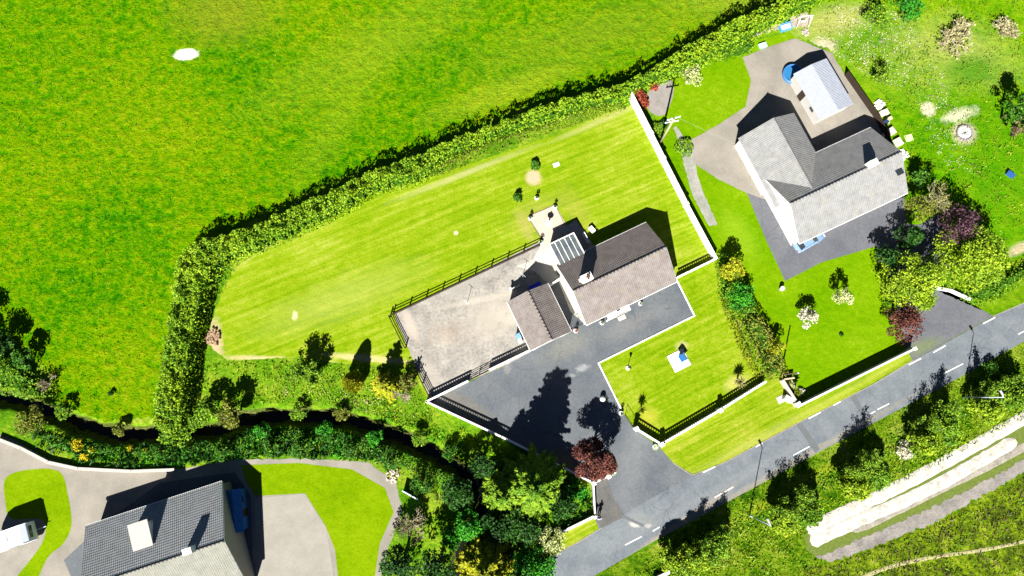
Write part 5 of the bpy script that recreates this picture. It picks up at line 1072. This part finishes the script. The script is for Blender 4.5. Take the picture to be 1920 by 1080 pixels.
T(0, 650, 2.0, 3.4, 'dark', 'dark leafy tree on the left edge beside the field', n=1500, zc=.4); T(-48, 618, 2.2, 4.0, 'dark', 'dark tree cut by the left edge above the thicket', n=1500, zc=.4); T(58, 672, 1.3, 3.0, 'green', 'green bush tree casting a shadow onto the field corner', n=1100, zc=.2)
T(62, 792, 1.9, 2.8, 'olive', 'round olive bush south of the stream at left', n=1500, leaf=.24, zc=.5); T(85, 718, 1.3, 2.4, 'brown', 'brownish bare bush on the left bank', kind='bare', n=140, leaf=.2)
T(208, 738, .35, .6, 'dark', 'tiny dark bush alone in the field corner', 'shrub', 'shrub', n=140, leaf=.2)
for p, r, s_ in (((143, 836), .85, 'largest yellow gorse bush on the bank'), ((157, 856), .55, 'yellow gorse bush just below the largest one'), ((170, 844), .45, 'small yellow gorse bush right of the largest one'), ((243, 841), .38, 'small yellow gorse bush above the stone wall'), ((252, 850), .28, 'smallest yellow gorse bush above the stone wall'), ((272, 845), .35, 'lone yellow gorse bush furthest right on the bank')):
    shrub(*p, r, r*1.3, 'gorse', s_, group='yellow gorse bushes on the stream bank', n=int(500*r+90), leaf=.2, stems=False)
# gardens
T(1575, 560, 1.15, 3.4, 'cream', 'small pale yellow tree with a pointed shadow on the neighbouring lawn', n=900, leaf=.24, base=.2, zc=.35); T(1513, 597, 1.25, 2.5, 'blossom', 'small white blossoming tree on the neighbouring lawn', n=1000, leaf=.24, base=.15, zc=.4)
T(1712, 528, 3.7, 5.6, 'limeb', 'large lime green tree over the neighbouring driveway', n=9000, leaf=.30, base=.12); T(1818, 486, 4.1, 6.2, 'limeb', 'largest lime green tree right of the neighbouring driveway', n=11000, leaf=.30, base=.12, seed=88)
T(1690, 603, 2.3, 4.6, 'copper', 'copper leaved tree at the end of the neighbouring verge wall', n=3000, leaf=.26, base=.12); T(1790, 428, 2.4, 6.2, 'purple', 'purple leaved tree with bare twigs behind the largest green tree', n=2200, leaf=.26, base=.2, zc=.5)
T(1752, 372, 2.5, 5.2, 'olive', 'half bare olive tree right of the neighbouring house', kind='bare', n=700, leaf=.26); T(1722, 392, 1.7, 3.6, 'olive', 'leafy olive bush below the half bare tree', n=1400, leaf=.26); T(1725, 330, 1.7, 3.0, 'green', 'dark green upright bush above the half bare tree', kind='sparse', n=1300)
T(1700, 445, 1.5, 4.0, 'dark', 'dark evergreen in the shade behind the driveway trees', n=1100); T(1660, 485, 1.6, 3.6, 'dark', 'dark evergreen at the corner of the neighbouring lawn', n=1100)
T(1648, 145, 1.3, 2.6, 'lime', 'loose light green tree in the wild garden', kind='sparse', n=900, leaf=.26, zc=.3); T(1645, 32, 1.8, 2.4, 'lime', 'spreading green bush among white flowers at the top', n=1300, leaf=.26); T(1700, 12, 2.0, 3, 'vivid', 'bright green bush at the top edge right of the flowers', n=1200)
T(1905, 205, 1.9, 5, 'green', 'dark green tree at the right edge of the wild garden', n=1600, leaf=.3); T(1915, 245, 1.4, 3.4, 'brown', 'brown leaved bush at the right edge below the dark tree', n=700)
T(1800, 70, 3.4, 1.6, 'straw', 'sprawling dry straw coloured bush heap in the wild garden', 'shrub', 'shrub', kind='bare', n=900, leaf=.3); T(1890, 50, 2.2, 1.6, 'straw', 'second dry bush heap near the right edge at the top', 'shrub', 'shrub', kind='bare', n=500, leaf=.3)
T(1297, 142, 1.5, 1.4, 'cream', 'pale cream flowering bush on the upper neighbouring lawn', 'shrub', 'shrub', n=900, leaf=.24, base=.05)
shrub(1198, 178, .95, 1.7, 'red', 'deep red shrub beside the top end of the boundary wall', n=800); shrub(1206, 192, .75, 1.2, 'red', 'smaller red shrub below the deep red one at the wall', n=450); shrub(1226, 160, .6, .8, 'red', 'pinkish red flowering shrub at the gravel bed', n=300)
shrub(1233, 243, 1.0, .9, 'lime', 'low green shrub between the boundary wall and utility pole', n=500); shrub(1283, 276, 1.15, 1.0, 'lime', 'low round green shrub beside the neighbouring yard corner', n=600); shrub(1245, 232, .6, .8, 'dark', 'small dark shrub just above the utility pole', n=250)
shrub(1003, 309, .65, 1.0, 'green', 'small dark green bush beside a bare soil ring in the rear lawn', n=420); shrub(970, 370, .6, 1.2, 'green', 'small upright olive bush in the rear lawn left of the patio', n=420, lump=.6)
hedge([(1346, 476), (1368, 474), (1392, 500), (1400, 530), (1432, 590), (1400, 600), (1370, 590), (1352, 560), (1350, 520)], 2.2, 60, 'lime', 'green upper length of the mixed hedge below the stepped wall', seed=71, leaf=.26, lumps=.5, lsc=.9)
T(1370, 500, 1.6, 3.2, 'gold', 'golden green conifer at the top of the mixed hedge', n=2000, leaf=.26, base=.05); T(1388, 558, 1.8, 2.5, 'vivid', 'vivid green bushy tree below the golden conifer in the hedge', n=2600, leaf=.26, base=.05); T(1455, 650, 1.1, 2.6, 'gold', 'golden tufted conifer halfway down the mixed hedge', n=900, leaf=.24, base=.1)
T(1202, 768, .75, 1.7, 'verge', 'spiky cordyline in the front lawn corner by the iron gate', 'plant', 'spiky_plant', kind='spiky', n=130, zc=.3); T(1384, 716, .9, 2.1, 'straw', 'pale spiky cordyline in the front lawn beside the balustrade', 'plant', 'spiky_plant', kind='spiky', n=150, zc=.3); T(1492, 735, .6, 2.6, 'verge', 'slender spiky cordyline behind the short concrete wall', 'plant', 'spiky_plant', kind='spiky', n=120, zc=.3)
shrub(1485, 722, .6, .6, 'cream', 'pale yellow shrub behind the short concrete wall', n=260); shrub(1502, 735, .5, .5, 'blossom', 'pinkish flowering shrub beside the slender cordyline', n=220); shrub(1578, 627, .25, .35, 'dark', 'tiny dark sapling in the neighbouring lawn', n=60); shrub(1860, 690, .9, 1.5, 'green', 'green roadside bush near the right edge of the embankment', n=500)
# embankment trees whose thin branches throw shadows on the lane
EMB = [((1275, 1058), 1.5, 4.6, 'leftmost'), ((1310, 1035), 1.9, 5.6, 'second from left'), ((1352, 1005), 1.5, 4.6, 'third from left, left of the street lamp'), ((1460, 955), 1.9, 5.4, 'just right of the street lamp'), ((1500, 930), 1.6, 4.8, 'next to the pair right of the street lamp'), ((1590, 880), 1.7, 5.2, 'standing by the first road repair'), ((1618, 862), 1.9, 5.6, 'by the white blossoms, left one'),
       ((1730, 795), 1.7, 4.4, 'halfway to the right edge'), ((1770, 770), 1.6, 4.8, 'left of the right hand street lamp'), ((1838, 745), 1.8, 5.4, 'just behind the right hand street lamp'), ((1880, 722), 1.5, 4.4, 'right of the right hand street lamp'), ((1955, 690), 1.8, 5.2, 'cut by the right edge')]
for p, r, h, s_ in EMB: T(*p, r, h, 'lime', 'spindly young roadside tree '+s_, name='young_tree', group='spindly young trees along the lane embankment', kind='sparse', n=2600, leaf=.22, zc=.25)
hedge([(1250, 1040), (1300, 1000), (1400, 955), (1450, 925), (1560, 880), (1660, 820), (1780, 760), (1900, 700), (2000, 640), (2010, 665), (1920, 720), (1800, 790), (1680, 850), (1580, 905), (1470, 955), (1420, 990), (1330, 1035), (1270, 1075)], .5, 9, 'green', 'low scrubby growth along the lane embankment', name='scrub', cat='scrub', core=False, seed=31, leaf=.34, lumps=.9, lsc=1.8)
shrub(1700, 845, 1.1, 1.3, 'blossom', 'white blossoming bush on the embankment near the stone track', n=520); shrub(1885, 735, .9, 1.2, 'cream', 'pale flowering bush at foot of the right hand street lamp shadow', n=360)
BUSH = [((1262, 1056), 1.7, 3.5, 'limeb', 'leftmost dense bush'), ((1300, 1050), 1.7, 4.1, 'limeb', 'second dense bush from the left'), ((1345, 1022), 1.7, 3.5, 'lime', 'dense bush left of the first street lamp'), ((1468, 975), 1.7, 3.9, 'limeb', 'dense bush just right of the first street lamp'), ((1512, 958), 1.7, 4.1, 'lime', 'dense bush above the track end'), ((1600, 912), 1.7, 4.3, 'limeb', 'dense bush below the first road repair'), ((1640, 888), 1.7, 3.7, 'lime', 'dense bush left of the white blossoms'),
        ((1730, 832), 1.7, 3.9, 'limeb', 'dense bush midway along the stone track'), ((1772, 806), 1.7, 3.9, 'lime', 'dense bush left of the second street lamp'), ((1848, 768), 1.7, 4.3, 'limeb', 'dense bush beside the second street lamp'), ((1900, 742), 1.7, 4.1, 'lime', 'dense bush right of the second street lamp')]
for p, r, h, c_, s_ in BUSH: T(*p, r, h, c_, s_+' on the lane embankment', 'bush', 'bush', group='dense bushes along the lane embankment', n=3800, leaf=.3, base=.03, zc=.5)
hedge([(60, 806), (110, 822), (160, 838), (270, 838), (400, 830), (455, 812), (520, 806), (600, 806), (680, 820), (740, 845), (800, 868), (850, 900), (835, 915), (770, 885), (690, 850), (600, 832), (500, 832), (440, 846), (340, 862), (220, 860), (130, 850), (70, 826)], 1.7, 40, 'green', 'dark leafy scrub on the far bank of the stream', name='scrub', cat='scrub', core=False, seed=61, leaf=.34, lumps=.9, lsc=1.5)
for i, (p, r, h) in enumerate((((508, 838), 1.0, 2.6), ((565, 842), 1.2, 2.8), ((655, 842), 1.1, 2.8), ((735, 862), 1.3, 3.2), ((790, 905), 1.3, 3.4), ((420, 848), 1.0, 2.4), ((300, 846), .9, 2.2))):
    T(*p, r, h, 'green', ('green bush on the far stream bank, %s from the left' % ('third', 'fourth', 'fifth', 'sixth', 'last', 'second', 'first')[i]), 'bush', 'bush', group='green bushes on the far stream bank', n=900, leaf=.26, base=.05, zc=.5)
for i, (p, r, h, c_) in enumerate((((120, 772), 1.0, 1.8, 'lime'), ((225, 806), .9, 1.5, 'olive'), ((375, 792), 1.3, 2.4, 'lime'), ((560, 772), 1.0, 1.5, 'lime'), ((640, 776), .9, 1.3, 'olive'), ((785, 822), 1.0, 1.6, 'lime'), ((845, 850), 1.0, 1.8, 'green'), ((490, 806), 1.0, 1.6, 'vivid'), ((610, 806), 1.0, 1.5, 'vivid'), ((705, 822), 1.0, 1.7, 'vivid'))):
    T(*p, r, h, c_, {'lime': 'pale', 'olive': 'olive', 'green': 'plain', 'vivid': 'bright'}[c_]+' green bush leaning over the stream, '+('first from the left on the near bank', 'second from the left on the near bank', 'below the end of the tall hedge', 'under the loose pale tree', 'under the narrow golden conifer', 'on the bank towards the white wall', 'nearest the white wall', 'leftmost on the yard side', 'middle one on the yard side', 'rightmost on the yard side')[i], 'bush', 'bush', group='bushes leaning over the stream', n=800, leaf=.24, base=.02, zc=.5)
# rough grass and undergrowth
tufts('field_grass_tufts', [(-10, -30), (1440, -30), (1400, 20), (1180, 130), (860, 235), (700, 290), (560, 350), (340, 450), (300, 640), (280, 770), (190, 780), (105, 740), (60, 670), (0, 560)], 5, 'grass', .13, 41, None, label='lumpy green pasture grass of the field', clump=1.2, wdt=.16)
tufts('meadow_grass', [(1500, 40), (1560, -30), (1940, -30), (1940, 430), (1850, 420), (1780, 330), (1700, 300), (1640, 180), (1590, 110)], 10, 'verge', .28, 42, label='long meadow grass of the wild garden', wdt=.12)
tufts('meadow_grass', [(1560, 10), (1700, 20), (1730, 90), (1690, 170), (1640, 150), (1560, 100), (1530, 70)], 30, 'blossom', .13, 43, label='white flowers scattered through the upper wild garden', clump=.8, wdt=.11)
tufts('meadow_grass', [(1690, 120), (1760, 120), (1800, 200), (1820, 300), (1850, 330), (1780, 320), (1740, 260), (1720, 200)], 20, 'blossom', .12, 44, label='white flowers around the fire pit', clump=.7, wdt=.11)
tufts('bank_grass', [(372, 690), (430, 680), (560, 676), (700, 690), (790, 735), (850, 790), (920, 835), (1000, 870), (1095, 905), (1060, 920), (930, 880), (880, 860), (800, 815), (720, 785), (640, 765), (520, 755), (450, 770), (380, 760)], 24, 'limeb', .34, 45, label='rough grass on the bank between lawn and stream')
tufts('bank_grass', [(520, 700), (640, 700), (700, 730), (790, 750), (830, 790), (700, 775), (560, 755), (500, 740)], 16, 'straw', .30, 46, label='dry pale grass on the bank below the golden conifers')
tufts('bank_grass', [(640, 745), (720, 755), (800, 790), (870, 830), (905, 862), (860, 850), (780, 815), (700, 790)], 30, 'vivid', .30, 50, label='vivid green strip of grass along the stream bank')
tufts('undergrowth', [(60, 800), (140, 830), (260, 832), (400, 822), (460, 808), (600, 800), (700, 825), (800, 860), (860, 900), (870, 1000), (830, 1100), (1040, 1100), (1040, 1010), (1110, 960), (1105, 910), (1000, 880), (900, 880), (760, 830), (690, 866), (560, 858), (440, 860), (340, 876), (220, 876), (120, 862), (70, 838)], 34, 'dark', .75, 47, label='dark undergrowth south of the stream and through the wood', wdt=.22, clump=1.8)
tufts('undergrowth', [(90, 830), (260, 840), (420, 830), (470, 806), (610, 800), (700, 830), (740, 880), (690, 862), (560, 855), (430, 858), (340, 872), (150, 866)], 24, 'vivid', .6, 48, label='vivid green growth on the bank above the bottom left yard', wdt=.2, clump=1.4)
tufts('undergrowth', [(480, 812), (600, 805), (700, 840), (820, 890), (840, 950), (780, 930), (690, 862), (560, 855)], 14, 'straw', .5, 49, label='dry stems among the growth south of the stream', clump=1.0)
tufts('corner_grass', [(1050, 890), (1108, 912), (1112, 960), (1075, 975), (1040, 950)], 30, 'vivid', .3, 51, label='bright grass in the corner behind the thin white wall')
tufts('roadside_grass', [(1180, 1080), (1260, 1012), (1364, 944), (1540, 850), (1640, 796), (1780, 722), (1940, 640), (1940, 760), (1800, 850), (1700, 900), (1530, 975), (1490, 1030), (1300, 1090)], 15, 'lime', .34, 52, label='long roadside grass of the lane embankment', clump=1.8)
tufts('roadside_grass', [(1200, 1075), (1350, 985), (1540, 900), (1780, 780), (1930, 690), (1930, 780), (1700, 890), (1530, 970), (1480, 1040), (1300, 1090)], 20, 'limeb', .32, 53, label='yellowing grass of the lane embankment', clump=1.3)
tufts('rough_grass', [(1080, 1110), (1300, 1040), (1490, 1030), (1560, 1060), (1700, 1010), (1850, 940), (1940, 880), (1960, 1110)], 9, 'lime', .34, 54, label='tussocky grass of the rough ground below the stone track', clump=1.3, wdt=.12)
tufts('rough_grass', [(1400, 1060), (1560, 1060), (1700, 1010), (1850, 940), (1940, 880), (1960, 1110), (1400, 1110)], 14, 'brown', .34, 55, label='dead brown grass among the tussocks', clump=1.6, lum=-.25)
tufts('hedge_foot_grass', [(395, 520), (425, 480), (520, 430), (620, 392), (700, 350), (760, 330), (830, 312), (836, 326), (760, 348), (700, 366), (620, 400), (520, 448), (445, 500), (420, 545), (400, 590), (380, 600)], 26, 'vivid', .3, 56, label='fresh green strip of grass between hedge foot and rear lawn', clump=1.0)
# brown spoil bank at the west end of the lawn
rubble('ragged brown earth bank between the curving hedge and rear lawn', (398, 632), 1.0, 46, plain('brown_earth', (.26, .18, .11), .95, .05, .4, 4), 'earth_bank', .42, 'earth bank')
